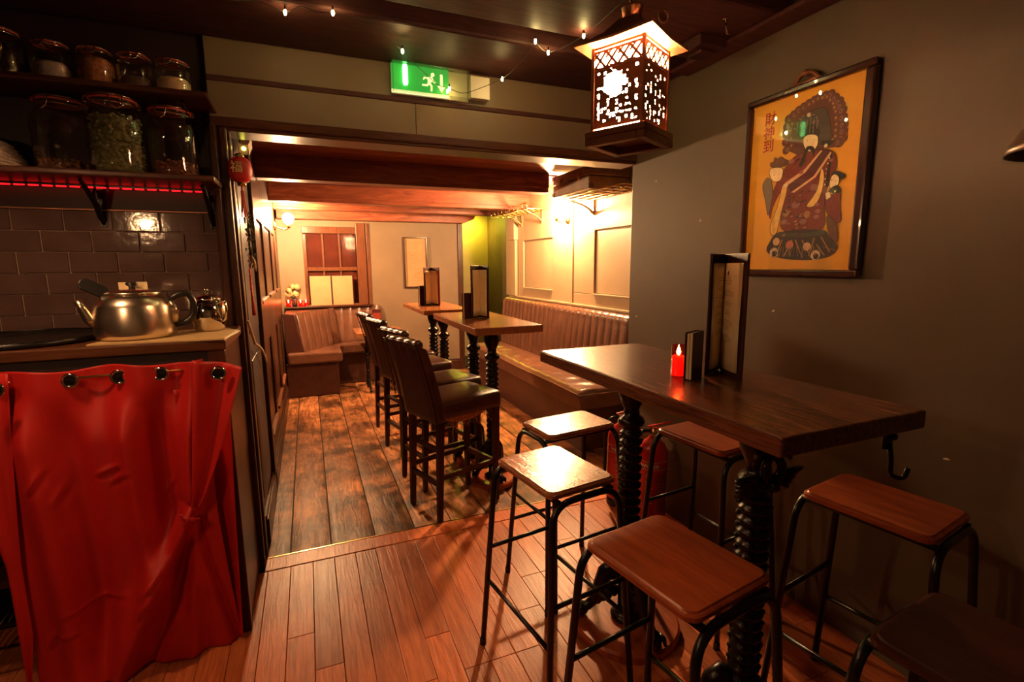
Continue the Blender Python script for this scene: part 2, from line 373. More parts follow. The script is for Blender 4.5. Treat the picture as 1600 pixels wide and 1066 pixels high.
# back wall and window
wb = struct('wall_back', MB().box(-.45, -.02, 6.45, 6.6, 0, 2.2).box(.64, 1.93, 6.45, 6.6, 0, 2.2).box(-.02, .64, 6.45, 6.6, 0, .93).box(-.02, .64, 6.45, 6.6, 1.86, 2.2), M_BEIGE)
struct('trim_6', MB().box(1.87, 1.94, 6.43, 6.62, 0, 2.17), M_DWOODZ, None, .006)
wn = struct('window_1', MB().box(-.02, .64, 6.52, 6.56, .93, 1.86), M_REDPANE)
fr = MB()
fr.box(-.027, .01, 6.437, 6.54, .96, 1.79).box(.58, .69, 6.42, 6.54, .9, 1.93).box(.70, .74, 6.435, 6.54, .9, 1.93).box(-.03, .6, 6.43, 6.54, 1.80, 1.88)
fr.box(0, .6, 6.45, 6.53, 1.355, 1.40).box(-.04, .66, 6.36, 6.52, .925, .955)
for i in (1, 2): fr.box(i*.193-.011, i*.193+.011, 6.46, 6.53, .95, 1.82)
obj('window_frame', fr, M_WINFRAME, wn, .005)
for i in range(3):
    for z0, z1 in ((.955, 1.355), (1.40, 1.80)): obj('pane', MB().box(i*.193+.006, i*.193+.187, 6.488, 6.494, z0, z1), M_REDPANE, wn)
struct('baseboard_back', MB().box(.76, 1.87, 6.425, 6.45, 0, .13).box(.76, 1.87, 6.432, 6.45, .13, .15), M_DWOOD, None, .004)
# right wall of the back room: painted panelling
wp = struct('wall_right_panelled', MB().box(2.32, 2.45, 2.52, 5.74, 0, 2.2), M_PANEL)
XR = 2.30
fm = MB()
fm.box(XR, 2.32, 2.52, 4.075, 1.70, 2.17).box(XR, 2.32, 2.52, 4.075, 0, 1.15).box(XR, 2.32, 3.72, 4.075, 1.15, 1.70).box(XR, 2.32, 2.52, 3.0, 1.15, 1.70)
fm.box(XR, 2.32, 4.10, 4.51, 0, 2.17).box(XR, 2.32, 4.51, 5.24, 1.68, 2.17).box(XR, 2.32, 4.51, 5.24, 0, 1.15).box(XR, 2.32, 5.24, 5.40, 0, 2.17)
obj('panel_framing', fm, M_PANEL, wp, .005)
for a, b in ((3.0, 3.72), (4.51, 5.24)):
    obj('panel', MB().box(2.312, 2.321, a+.012, b-.012, 1.162, 1.688), M_PANEL, wp, .004)
    obj('panel_sill', MB().box(2.285, 2.32, a, b, 1.145, 1.158), M_PANEL, wp, .003)
obj('pilaster', MB().box(2.27, 2.32, 5.42, 5.56, 1.045, 2.17).box(2.25, 2.32, 5.40, 5.58, 1.70, 1.93).box(2.285, 2.32, 5.58, 5.74, 1.045, 2.17), M_PANEL, wp, .006)
struct('trim_7', MB().box(2.28, 2.32, 2.53, 5.40, 1.03, 1.05), M_PANEL, None, .004)
# alcove beyond with a lamp washing the wall
struct('wall_alcove', MB().box(1.93, 2.62, 7.35, 7.5, 0, 2.3).box(1.5, 1.93, 6.62, 6.7, 0, 2.3), M_ALCOVE)
struct('wall_alcove_side', MB().box(2.62, 2.75, 5.74, 7.5, 0, 2.3).box(2.44, 2.75, 5.62, 5.74, 0, 2.3), plain('brown_paint', (.10, .06, .035), .6))

# ------------------------------------------------------------------ kitchen corner: tiles, shelves, counter
ts = struct('tiled_splashback', MB().box(-1.5, -.327, 2.522, 2.53, 1.10, 1.645), M_GROUT)
tmesh = {}
def tile(x0, x1, z0, z1):
    k = (round(x1-x0, 3), round(z1-z0, 3))
    if k not in tmesh:
        w, hh = k[0]/2, k[1]/2
        mb = MB().box(-w, w, -.004, .006, -hh, hh)
        tmesh[k] = obj('tile', mb, M_TILE, ts, .0025, ((x0+x1)/2, 2.518, (z0+z1)/2))
    else: copy_of(tmesh[k], ts, ((x0+x1)/2, 2.518, (z0+z1)/2))
TP = .1603
for r in range(7):
    z1 = 1.638-r*.0828; z0 = max(z1-.0785, 1.10)
    off = -.395 if r % 2 == 0 else -.473
    tile(off+.002, -.331, z0, z1)
    for k in range(1, 8): tile(off-TP*k+.002, off-TP*(k-1)-.002, z0, z1)
struct('trim_8', MB().box(-.331, -.326, 2.506, 2.524, 1.10, 1.642).box(-1.5, -.326, 2.506, 2.524, 1.6385, 1.6425), M_COPPER)

def shelf(name, label, y0, x1, z0, z1, lab_br):
    t = thing(name, label, 'shelf', (-.9, 2.53, z0))
    obj('board', MB().box(-1.1, x1+.9, y0-2.53, -.002, 0, z1-z0), M_DWOOD, t, .006)
    for bx_ in lab_br:
        b = MB()
        b.box(bx_+.9-.012, bx_+.9+.012, -.02, -.004, -.16, 0)
        b.tube([(bx_+.9, -.012, -.15), (bx_+.9, -.05, -.125), (bx_+.9, -.075, -.08), (bx_+.9, -.12, -.055), (bx_+.9, -.17, -.02), (bx_+.9, -.2, -.006)], [.008, .010, .012, .010, .009, .007], 6)
        b.tube([(bx_+.9, -.06+.03*math.cos(a), -.05+.03*math.sin(a)) for a in [k*.5 for k in range(11)]], .006, 6)
        obj('bracket', b, M_IRON, t)
    return t
shelf('wall_shelf', 'dark lower wall shelf with jars above a red light strip', 2.25, -.305, 1.735, 1.757, (-.745, -.36))
shelf('wall_shelf', 'dark upper wall shelf holding the row of small jars', 2.27, -.305, 2.045, 2.066, (-.40,))
led = thing('light_strip', 'glowing red light strip under the lower jar shelf', 'light strip', (-.9, 2.50, 1.728))
obj('strip', MB().box(-1.1, .52, -.006, .006, 0, .006), M_BLACK, led)
M_LED = glow('red_led', (1, .004, .007), 1.9)
d0 = obj('diode', MB().box(-.9, -.87, -.004, .004, -.004, 0), M_LED, led)
for k in range(1, 34): copy_of(d0, led, (k*.042, 0, 0))

def jar(x, y, z, R, H, label, fill, fillc, kind, name='storage_jar', seed=0):
    rg = random.Random(seed)
    t = thing(name, label, 'jar', (x, y, z), rg.uniform(-.4, .4), 'clip-top storage jars on the kitchen shelves')
    n = R*.74
    prof = [(1e-4, .001), (R*.55, 0), (R*.86, .002), (R*.97, R*.12), (R, R*.3), (R, H*.62), (R*.96, H*.70), (R*.84, H*.77), (n, H*.82), (n, H*.87), (n*1.06, H*.88), (n*1.06, H*.90)]
    obj('glass', MB().lathe(prof, 28, cap=False), M_GLASS, t)
    obj('lid', MB().lathe([(n*1.08, H*.918), (n*1.1, H*.93), (n*1.06, H*.965), (n*.8, H*.985), (n*.3, H*1.0), (1e-4, H*1.0)], 24), M_GLASS, t)
    obj('seal', MB().lathe([(n*1.06, H*.898), (n*1.16, H*.902), (n*1.16, H*.916), (n*1.06, H*.92)], 24, cap=False), M_RUBBER, t)
    w = MB(); rw = .0022
    ring = [(n*1.10*math.cos(2*PI*k/20), n*1.10*math.sin(2*PI*k/20), H*.855) for k in range(20)]
    w.tube(ring, rw, 6, True); w.tube([(a, b, H*.94) for a, b, c in ring], rw, 6, True)
    for sg in (1, -1):
        w.tube([(sg*n*1.1, .0, H*.94), (sg*n*1.25, .006, H*.92), (sg*n*1.28, .008, H*.86), (sg*n*1.12, 0, H*.855)], rw, 6)
    w.tube([(.3*n, -n*1.08, H*.94), (.3*n, -n*1.25, H*.90), (.25*n, -n*1.3, H*.80), (0, -n*1.32, H*.76), (-.25*n, -n*1.3, H*.80), (-.3*n, -n*1.25, H*.90), (-.3*n, -n*1.08, H*.94)], rw, 6)
    obj('wire_clip', w, M_CHROME, t)
    if kind == 'pieces':
        mb = MB(); r0 = R*.86; s = .0075; cnt = int(420*fill/ .5)+90
        for i in range(cnt):
            a = rg.uniform(0, 2*PI); rr = r0*(1-.25*rg.random()**2); zz = .012+rg.random()*fill*H
            if i % 4 == 0: rr = r0*math.sqrt(rg.random()); zz = fill*H+.004
            mb.ball((rr*math.cos(a), rr*math.sin(a), zz), s*rg.uniform(.7, 1.2), 6, 0, rg.uniform(.5, .9))
        mb.lathe([(1e-4, .006), (R*.8, .006), (R*.8, fill*H), (1e-4, fill*H)], 14)
        obj('contents', mb, fillc, t, stuff=True)
    else:
        f = fill*H
        mb = MB().lathe([(1e-4, .005), (R*.88, .005), (R*.94, R*.2), (R*.955, f*.9), (R*.8, f+.006), (R*.3, f-.004), (1e-4, f+.006)], 24)
        obj('contents', mb, fillc, t)
    return t
F_LEAF = plain('dried_green_leaf', (.17, .17, .07), .8, var=.5, scale=70)
F_BERRY = plain('dried_berry', (.20, .05, .025), .5, var=.4, scale=60)
F_NUT = plain('brown_nut', (.24, .10, .045), .5, var=.4, scale=60)
F_SALT = plain('grey_white_flakes', (.42, .33, .32), .8, var=.3, scale=80, bmp=.8)
F_ORANGE = plain('orange_spice', (.36, .13, .06), .8, var=.4, scale=70, bmp=.8)
F_FLOUR = plain('cream_flour', (.58, .42, .26), .9)
F_DARK = plain('dark_tea', (.10, .05, .045), .8, var=.4, scale=80, bmp=.8)
jar(-.807, 2.43, 1.757, .094, .283, 'large clip-top jar with a few brown nuts in its bottom', .14, F_NUT, 'pieces', seed=1)
jar(-.620, 2.335, 1.757, .088, .283, 'large clip-top jar nearly full of dried green leaves', .66, F_LEAF, 'pieces', seed=2)
jar(-.458, 2.405, 1.757, .085, .280, 'large clip-top jar at the shelf end, red berries in its bottom', .18, F_BERRY, 'pieces', seed=3)
jar(-.795, 2.375, 2.066, .060, .140, 'small squat jar half full of pale grey flakes, upper shelf', .42, F_SALT, 'fill', seed=4)
jar(-.668, 2.375, 2.066, .057, .138, 'small squat jar filled with orange spice, upper shelf', .66, F_ORANGE, 'fill', seed=5)
jar(-.550, 2.375, 2.066, .057, .136, 'small squat jar with a thin layer of dark tea, upper shelf', .30, F_DARK, 'fill', seed=6)
jar(-.428, 2.375, 2.066, .058, .130, 'small squat jar of cream flour at the upper shelf end', .40, F_FLOUR, 'fill', seed=7)
t = jar(-.935, 2.375, 2.066, .066, .165, 'empty jar with large wire loops at the left of the upper shelf', .04, F_DARK, 'fill', seed=8)
w = MB()
for s_, zz in ((1, .05), (-1, .085)): w.tube([(.05*math.cos(a)*s_, -.07-.006*s_, zz+.04*math.sin(a)) for a in [2*PI*k/18 for k in range(18)]], .0028, 6, True)
obj('wire_loops', w, M_BRASS, t)
nt_ = thing('paper_stack', 'stack of folded printed papers on the lower shelf left of jars', 'papers', (-1.005, 2.36, 1.757))
M_PAPR = plain('printed_paper', (.42, .30, .24), .7, var=.5, scale=60)
for k in range(7):
    w = .10-.006*k
    mb = MB().grid(lambda u, v, k=k, w=w: ((u-.5)*2*w*1.05-.004*k, (v-.5)*.16, .006+k*.0155+.008*math.sin(PI*u)-.010*(max(0, u-.75)*4)**2), 10, 2)
    obj('sheet', mb, M_PAPR, nt_, solid=.011)

ct = thing('counter', 'wooden kitchen counter with thick worktop behind the red curtain', 'counter', (-.9, 2.25, 0))
def L(x0, x1, y0, y1, z0, z1): return MB().box(x0+.9, x1+.9, y0-2.25, y1-2.25, z0, z1)
obj('worktop', L(-2.2, -.285, 1.995, 2.507, 1.118, 1.155), M_COUNTER, ct, .005)
obj('end_panel', L(-.325, -.296, 2.015, 2.45, 0, 1.118), M_DWOODZ, ct, .004)
obj('end_post', L(-.345, -.290, 2.0, 2.035, 0, 1.118), M_DWOODZ, ct, .004)
obj('back_panel', L(-2.2, -.325, 2.47, 2.50, 0, 1.118), M_DARKWALL, ct)
for zz in (.34, .60): obj('shelf_board', L(-2.2, -.325, 2.06, 2.47, zz, zz+.025), M_DWOOD, ct, .003)
obj('front_rail', L(-2.2, -.345, 2.01, 2.03, 1.075, 1.118), M_DARKWALL, ct)
# things on the shelves seen through the gap at the left of the curtain
tag(obj('serving_board', MB().box(-.17, .17, -.012, .012, 0, .30), M_PAPER, None, .006, (-1.05, 2.30, .626)), 'pale wooden board standing behind the left curtain edge', 'board')
for k, zz in enumerate((.47, .20)):
    ry = thing('wire_rack', ('ribbed dark wire rack behind the curtain, upper one', 'ribbed dark wire rack behind the curtain, lower one')[k], 'rack', (-1.05, 2.16, zz), 0, 'wire racks behind the curtain')
    obj('frame', MB().bar((-.2, -.1, .01), (.2, -.1, .01), .01, .01).bar((-.2, .12, .06), (.2, .12, .06), .01, .01).bar((-.2, -.1, .01), (-.2, .12, .06), .01, .01).bar((.2, -.1, .01), (.2, .12, .06), .01, .01).box(-.2, -.19, .1, .11, -.105 if k == 0 else -.2, .05).box(.19, .2, .1, .11, -.105 if k == 0 else -.2, .05).box(-.2, -.19, -.1, -.09, -.105 if k == 0 else -.2, .01).box(.19, .2, -.1, -.09, -.105 if k == 0 else -.2, .01), M_IRON, ry)
    mb = MB()
    for i in range(20): mb.tube([(-.19+i*.02, -.1, .016), (-.19+i*.02, .12, .066)], .003, 5)
    obj('wires', mb, M_CHROME, ry, stuff=True)
for k in range(3):
    g = thing('drinking_glass', ('upturned small glass on the rack nearest the curtain edge', 'upturned small glass in the middle of the rack', 'upturned small glass at the far left of the rack')[k], 'glass', (-.985-.075*k, 2.16, .505), 0, 'glasses behind the curtain')
    obj('bowl', MB().lathe([(.034, 0), (.033, .04), (.028, .09), (.026, .095), (1e-4, .095)], 16, cap=False), M_GLASS, g)
    obj('rim', MB().lathe([(.034, 0), (.0355, .002), (.034, .004)], 16), M_CHROME, g)

# black tray, pale board, teapots
tr = thing('round_tray', 'large flat black round tray on the counter', 'tray', (-.945, 2.24, 1.155))
obj('dish', MB().lathe([(1e-4, .004), (.20, .004), (.225, .008), (.235, .018), (.24, .018), (.235, .004), (.21, 0), (1e-4, 0)], 40), M_BLACK, tr)
obj('rim', MB().tube([(.237*math.cos(2*PI*k/40), .237*math.sin(2*PI*k/40), .019) for k in range(40)], .003, 6, True), M_IRON, tr)
tag(obj('chopping_board', MB().prism([(-.69, 2.02), (-.285, 1.985), (-.262, 2.22), (-.33, 2.35), (-.62, 2.34)], 1.155, 1.161), M_MAT, None, .001), 'thin pale board under the steel teapots on the counter', 'board')
tp = thing('catering_teapot', 'large steel catering teapot with black handles on the pale board', 'teapot', (-.585, 2.165, 1.161), .12)
R = .122
obj('body', MB().lathe([(1e-4, 0), (R*.90, 0), (R*.98, .006), (R, .018), (R*.985, .06), (R*.955, .112), (R*.92, .124), (R*.82, .142), (R*.68, .156)], 40), M_SILVER, tp)
obj('lid', MB().lathe([(R*.68, .157), (R*.66, .163), (R*.45, .172), (R*.12, .176), (1e-4, .176)], 32), M_SILVER, tp)
obj('knob', MB().lathe([(.010, .174), (.010, .184), (.018, .188), (.018, .196), (.012, .199), (1e-4, .199)], 16), M_BLACK, tp)
obj('spout', MB().tube([(-R*.9, -.01, .06), (-R*1.06, -.015, .078), (-R*1.16, -.02, .115), (-R*1.24, -.022, .140)], [.024, .018, .014, .012], 12), M_SILVER, tp)
hd_ = [(R*.86, 0, .13), (R*1.08, 0, .150), (R*1.38, 0, .155), (R*1.50, 0, .12), (R*1.45, 0, .07), (R*1.25, 0, .045), (R*.98, 0, .04)]
obj('handle', MB().tube(fillet(hd_, .03), .011, 8), M_BLACK, tp)
obj('handle_mount', MB().tube([(R*.9, -.012, .128), (R*1.02, -.012, .09), (R*.99, -.012, .05)], .011, 8), M_SILVER, tp)
hp = obj('helper_handle', MB().prism(rrect(.090, .042, .020), -.008, .008, 0, Matrix.Translation((-R*.86, -.01, .180)) @ Matrix.Rotation(.55, 4, 'Y') @ Matrix.Rotation(PI/2.6, 4, 'X')), M_BLACK, tp, .004)
obj('handle_stem', MB().tube([(-R*.62, 0, .15), (-R*.70, -.005, .165)], .009, 8), M_SILVER, tp)
obj('paper_tag', MB().box(-.042, .042, .026, .030, .172, .198), M_PAPER, tp)
sp = thing('small_teapot', 'small shiny round teapot with ball finial beside the big teapot', 'teapot', (-.372, 2.262, 1.161), -.9)
r = .066
obj('body', MB().lathe([(1e-4, 0), (r*.68, 0), (r*.80, .008), (r*.97, .045), (r, .07), (r*.95, .095), (r*.8, .118), (r*.70, .124)], 36), M_CHROME, sp)
obj('lid', MB().lathe([(r*.72, .122), (r*.70, .128), (r*.5, .140), (r*.2, .146), (1e-4, .147)], 28), M_CHROME, sp)
obj('finial', MB().lathe([(.004, .145), (.005, .151)], 12).ball((0, 0, .160), .0095, 14), M_CHROME, sp)
obj('handle', MB().tube(fillet([(r*.7, .02, .118), (r*1.25, .02, .125), (r*1.4, .02, .08), (r*1.15, .02, .045), (r*.9, .02, .04)], .02), .0045, 8), M_CHROME, sp)
obj('spout', MB().tube([(-r*.85, 0, .05), (-r*1.15, -.004, .075), (-r*1.3, -.006, .105)], [.014, .010, .007], 10), M_CHROME, sp)

# curtain on its rod
rod = thing('curtain_rod', 'thin brass rod under the worktop carrying the red curtain', 'rod', (-.9, 1.965, 1.062))
obj('rod', MB().tube([(-1.2, 0, 0), (.615, 0, 0)], .0045, 8), M_BRASS, rod)
obj('rod_end', MB().ball((.62, 0, 0), .009, 10), M_BRASS, rod)
obj('rod_holder', MB().box(.585, .60, .0, .06, -.006, .006), M_BRASS, rod)
cu = thing('curtain', 'red cotton curtain on grommets hanging below the counter, knotted at right', 'curtain', (-.6, 1.965, 0))
PX, PZ = -.43, .56                                       # where the cloth is tied
rings = [-.874, -.722, -.594, -.478, -.300]
def seg_d(x, z, a, b):
    ax, az = a; bx_, bz = b; dx, dz = bx_-ax, bz-az; L2 = dx*dx+dz*dz
    t = max(0, min(1, ((x-ax)*dx+(z-az)*dz)/L2)); px, pz = ax+dx*t, az+dz*t
    sgn = 1 if ((x-ax)*dz-(z-az)*dx) > 0 else -1
    return math.hypot(x-px, z-pz)*sgn, t
def weave(x):                                            # in front of the rod, then behind it, ring by ring
    for i, (a, b) in enumerate(zip([-1.03]+rings, rings+[-.15])):
        if a <= x < b: return -.018+(.030 if i % 2 == 1 else -.030)*math.sin(PI*(x-a)/(b-a))
    return -.018
CREASES = [((-.86, .70), (-.80, .80), .006), ((-.80, .66), (-.77, .73), .007), ((-.83, .28), (-.62, .30), .005), ((-.70, .74), (-.60, .77), .008), ((-.66, .70), (-.58, .75), .006),
           ((-.60, .30), (-.50, .42), .010), ((-.62, .22), (-.55, .33), .010), ((-.88, .15), (-.84, .24), .006), ((-.86, .20), (-.78, .21), .005), ((-.52, .62), (-.47, .70), .006)]
def bell(t, w): return math.exp(-(t/w)**2)
def cloth(x, z):
    sw = .02*math.sin(z*3.1+.7)
    fade = min(1, max(0, (z-.05)/.5))
    d = .042*bell(x+.83-sw, .045)+.052*bell(x+.585-sw*.6, .035)*(.35+.65*fade)-.034*bell(x+.735-sw, .045)-.036*bell(x+.505, .035)*fade+.018*bell(x+.67+sw, .03)*(1-fade)
    d += .010*math.sin(x*47+z*4)*(1-fade*.5)+.012*math.sin(x*11-z*6+2)*(1-fade*.7)
    w = min(1, max(0, (z-.84)/.2)); w = w*w*(3-2*w); d = d*(1-w)+weave(x)*w
    s, t = seg_d(x, z, (-.385, 1.10), (PX, PZ)); d += .050*bell(s, .022+.012*(1-t)) if z > PZ-.05 else 0
    s, t = seg_d(x, z, (PX, PZ), (-.71, -.02))
    if z < PZ+.03:
        k = .035 if s < 0 else .085
        d += (.085-.02*t)*bell(s, k*(.35+.65*t))-.040*bell(s+.07*t+.02, .03)*min(1, t*3)
        s2, t2 = seg_d(x, z, (PX, PZ), (-.335, .0)); d -= .022*bell(s2, .012)
        s3, t3 = seg_d(x, z, (PX, PZ), (-.47, .0)); d += .022*bell(s3, .022)*min(1, t3*4)
    rr = math.hypot(x-PX, z-PZ); d -= .03*bell(rr, .05)
    for p, q, am in CREASES:
        s, t = seg_d(x, z, p, q); e = math.sin(PI*min(1, max(0, t)))
        if abs(s) < .05: d += am*e*(bell(s, .008)-.6*bell(s-.016, .010))
    return d
ZT = 1.098
def main_sheet(u, v):
    xr = -.355 if v > .5 else -.355+.035*(1-v/.5)
    z = .004+(ZT-.004)*v
    x0 = -.918+.012*math.sin(z*5); x = x0+(xr-x0)*u
    zt = z-.012*v*(.5+.5*math.cos((x+.72)*24))
    return (x+.6, -.018-cloth(x, z), zt)
obj('cloth', MB().grid(main_sheet, 190, 150), M_CURTAIN, cu, solid=.0015)
def side_sheet(u, v):                                    # right part below the tie, behind
    z = .015+.98*v; x0 = -.45+.03*(1-v); x = x0+(-.285-.03*(1-v)-x0)*u
    return (x+.6, .012-.016*math.sin(u*7+v*2)-.012*u*(1-v), z)
obj('side_panel', MB().grid(side_sheet, 30, 50), M_CURTAIN, cu, solid=.0015)
def flap(u, v):                                          # corner folded back over the rod
    tx = -.372+.145*u; bx_ = PX+.004+.02*u
    zb = PZ+.02; zt = 1.105-.035*u
    x = bx_+(tx-bx_)*v**.8; z = zb+(zt-zb)*v
    return (x+.6, -.055-.022*math.sin(u*6.5+1)*(.35+.65*v)-.01*math.sin(PI*v), z)
obj('folded_corner', MB().grid(flap, 26, 40), M_CURTAIN, cu, solid=.0015)
def left_flap(u, v):
    e = max(0, (v-.42)/.58)**1.15
    x0 = -.930-.11*e; x1 = -.898+.038*e-.03*max(0, 1-v/.2)
    return (x0+(x1-x0)*u+.6, -.045-.02*math.sin(u*5+.6)*(.3+e), .02+1.075*v)
obj('folded_edge', MB().grid(left_flap, 20, 30), M_CURTAIN, cu, solid=.0015)
gm = None
for i, x in enumerate(rings):
    y = -.010 if i not in (0, 4) else (-.078 if i == 4 else -.076)
    if gm is None:
        gm = obj('grommet', MB().tube([(.0205*math.cos(2*PI*k/24), 0, .0205*math.sin(2*PI*k/24)) for k in range(24)], .0045, 8, True), M_CHROME, cu, loc=(x+.6, y, 1.056))
        hole = obj('grommet_hole', MB().lathe([(1e-4, 0), (.018, 0)], 20, (0, 0, 0), 0, False, Matrix.Rotation(PI/2, 4, 'X')), M_BLACK, gm)
    else:
        g2 = copy_of(gm, cu, (x+.6, y, 1.056)); copy_of(hole, g2)
kn = MB().tube([(PX+.6-.025, -.085, PZ+.02), (PX+.6-.008, -.098, PZ+.012), (PX+.6+.012, -.095, PZ-.004), (PX+.6+.03, -.07, PZ-.012)], [.004, .009, .009, .003], 8).tube([(PX+.6-.008, -.098, PZ+.012), (PX+.6-.022, -.10, PZ+.028)], [.006, .002], 6)
obj('tie', kn, M_CURTAIN, cu)

# ------------------------------------------------------------------ tall tables on ornate iron columns
def make_column(dz):                                     # one mesh: vase capital, beads, rings; dz = height of the base board
    mb = MB(); H = 1.018
    pr = [(.055, dz), (.06, dz+.012), (.045, dz+.02), (.032, dz+.03), (.032, .20)]
    z = .20
    while z < .80: pr += [(.032, z), (.041, z+.008), (.043, z+.014), (.041, z+.02), (.032, z+.027)]; z += .034
    pr += [(.032, .815), (.046, .825), (.050, .835), (.044, .85), (.030, .86), (.028, .885), (.036, .90), (.047, .93), (.052, .96), (.046, .985), (.042, .995), (.055, 1.0), (.06, H)]
    mb.lathe(pr, 22)
    z = .225
    while z < .80:
        for a in (0, PI/2, PI, 3*PI/2): mb.ball((.039*math.cos(a+.6), .039*math.sin(a+.6), z), .0075, 8)
        z += .034
    return mb
def make_scroll():                                       # winged knot under the capital
    mb = MB()
    mb.tube([(.03*math.cos(a), -.045-.004*math.cos(a*2), .885+.034*math.sin(a)) for a in [2*PI*k/18 for k in range(18)]], .012, 8, True)
    for sg in (1, -1):
        for k in range(4):
            mb.tube(bez((sg*.028, -.03, .853-.004*k), (sg*.07, -.055, .872-.012*k), (sg*(.118-.012*k), -.04+.01*k, .868-.020*k), 6), [.008, .011, .012, .012, .011, .009, .006], 7)
        mb.tube(bez((sg*.02, -.035, .93), (sg*.06, -.05, .95), (sg*.062, -.045, .905), 6), [.009, .011, .011, .010, .009, .008, .006], 7)
    mb.ball((0, -.055, .842), .016, 8)
    return mb
def make_foot(ang, dz, q=1):
    mb = MB(); c, s = math.cos(ang), math.sin(ang)
    def P(r, z, t=0): r *= q; return (c*r-s*t, s*r+c*t, z)
    mb.tube([P(.03, .24), P(.07, .255), P(.105, .225), P(.13, .165), P(.155, .105), P(.19, .075), P(.215, dz+.035)], [.022, .028, .030, .027, .021, .019, .022], 9)
    mb.tube([P(.04, .15), P(.085, .15), P(.12, .12), P(.14, .09)], [.016, .018, .015, .010], 8)
    mb.tube([P(.075+.026*math.cos(a), .215+.030*math.sin(a), .018) for a in [k*.5 for k in range(12)]], .009, 6)
    mb.tube([P(.075+.026*math.cos(a), .215+.030*math.sin(a), -.018) for a in [k*.5 for k in range(12)]], .009, 6)
    for k in range(5): mb.ball(P(.06+.026*k, .135-.012*k), .014, 8)
    mb.ball(P(.215, dz+.026), .026, 10)
    for t in (-.018, 0, .018): mb.tube([P(.215, dz+.035, t), P(.240, dz+.030, t*1.3), P(.250, dz+.008, t*1.4)], [.011, .010, .006], 7)
    return mb
def make_table(name, label, loc, w, l, th, topm, cols, base_r, group=None, wings=False, cx=0):
    t = thing(name, label, 'table', loc, 0, group)
    obj('tabletop', MB().box(-w/2, w/2, -l/2, l/2, 1.07-th, 1.07), topm, t, .005)
    dz = .036
    for cy in cols:
        c = obj('column', make_column(dz), M_IRON, t, loc=(cx, cy, 0))
        if wings and cy < 0: obj('scroll_wings', make_scroll(), M_IRON, c)
        for k in range(3): obj('claw_foot', make_foot(PI*.85+k*2*PI/3, dz, base_r/.26), M_IRON, c)
        b = obj('base_board', MB().lathe([(base_r, .0025), (base_r, .028), (base_r-.008, dz), (1e-4, dz)], 44, (0, 0, 0), 0, False), M_SEATR, t, loc=(cx, cy, 0))
        obj('mounting_plate', MB().box(-.09, .09, -.05, .05, 1.07-th-.008, 1.07-th-.0003), M_IRON, c)
    return t
T1X, T1Y = 1.075, 1.206
t1 = make_table('bar_table', 'long dark wooden bar table by the green wall on two ornate iron columns', (T1X, T1Y, 0), .468, 1.10, .044, M_TOP, (.255, -.300), .205, 'ornate iron column tables', True)
hk = thing('bag_hook', 'black double bag hook under the near right end of the long table', 'hook', (1.235, .690, 1.026), 0)
obj('plate', MB().box(-.014, .014, -.004, .004, -.05, -.001), M_IRON, hk, .002)
obj('hook', MB().tube(fillet([(0, -.004, -.035), (0, -.012, -.075), (.0, -.012, -.112), (.022, -.03, -.118), (.026, -.034, -.09)], .02), .0055, 8), M_IRON, hk)
obj('screw', MB().ball((.010, -.006, -.02), .009, 8), M_IRON, hk)
t2 = make_table('bar_table', 'brown wooden bar table in the middle of the room beside the leather bench', (1.028, 3.015, 0), .410, .97, .042, M_TOPMID, (-.12, .26), .14, 'ornate iron column tables', False, .022)
t3 = make_table('bar_table', 'brown wooden bar table furthest back by the beige wall', (.995, 4.16, 0), .385, .90, .036, M_TOPMID, (-.16, .21), .13, 'ornate iron column tables', False, .03)

# ------------------------------------------------------------------ steel-framed stools
def make_stool(label, cx, cy, rz, z, w, l, seatm, sx=.035, sy=.045, group='steel framed wooden stools'):
    t = thing('bar_stool', label, 'stool', (cx, cy, 0), math.radians(rz), group)
    th = .021
    poly = rrect(w, l, .030)
    inner = rrect(w-.014, l-.014, .026)
    mb = MB(); n = len(poly)
    rings_ = [(rrect(w-.008, l-.008, .028), z-th), (poly, z-th+.004), (poly, z-.007), (rrect(w-.008, l-.008, .028), z-.0045), (inner, z-.0035), (rrect(w-.020, l-.020, .024), z)]
    vs = []; fs = []
    for pl, zz in rings_: vs += [(x, y, zz) for x, y in pl]
    for i in range(len(rings_)-1):
        for k in range(n): fs.append((i*n+k, i*n+(k+1) % n, (i+1)*n+(k+1) % n, (i+1)*n+k))
    fs += [tuple(range(n-1, -1, -1)), tuple((len(rings_)-1)*n+k for k in range(n))]
    mb.add(vs, fs)
    obj('seat', mb, seatm, t)
    zt = z-th-.010; r = .0105
    for sg in (1, -1):
        y0 = sg*(l/2+.006)
        path = [(-w/2-sx, y0+sg*sy, .004), (-w/2+.004, y0, zt), (w/2-.004, y0, zt), (w/2+sx, y0+sg*sy, .004)]
        obj('leg_frame', MB().tube(fillet(path, .075, 7), r, 10), M_STEEL, t)
        for s2 in (1, -1):
            obj('foot_cap', MB().lathe([(.0125, 0), (.0125, .022), (.0105, .026)], 10, (s2*(w/2+sx), y0+sg*sy, 0)), M_BLACK, t)
    def pt(s2, sg, zz):                                  # point on a leg at height zz
        k = 1-zz/zt; return (s2*(w/2-.004+(sx+.004)*k), sg*(l/2+.006+sy*k), zz)
    for s2 in (1, -1): obj('stretcher', MB().tube([pt(s2, 1, .27), pt(s2, -1, .27)], .0075, 8), M_STEEL, t)
    for sg in (1, -1): obj('stretcher', MB().tube([pt(1, sg, .40), pt(-1, sg, .40)], .0075, 8), M_STEEL, t)
    for s2 in (1, -1):
        obj('seat_rail', MB().tube([(s2*(w/2-.03), l/2+.004, zt), (s2*(w/2-.03), -l/2-.004, zt)], .009, 8), M_STEEL, t)
    return t
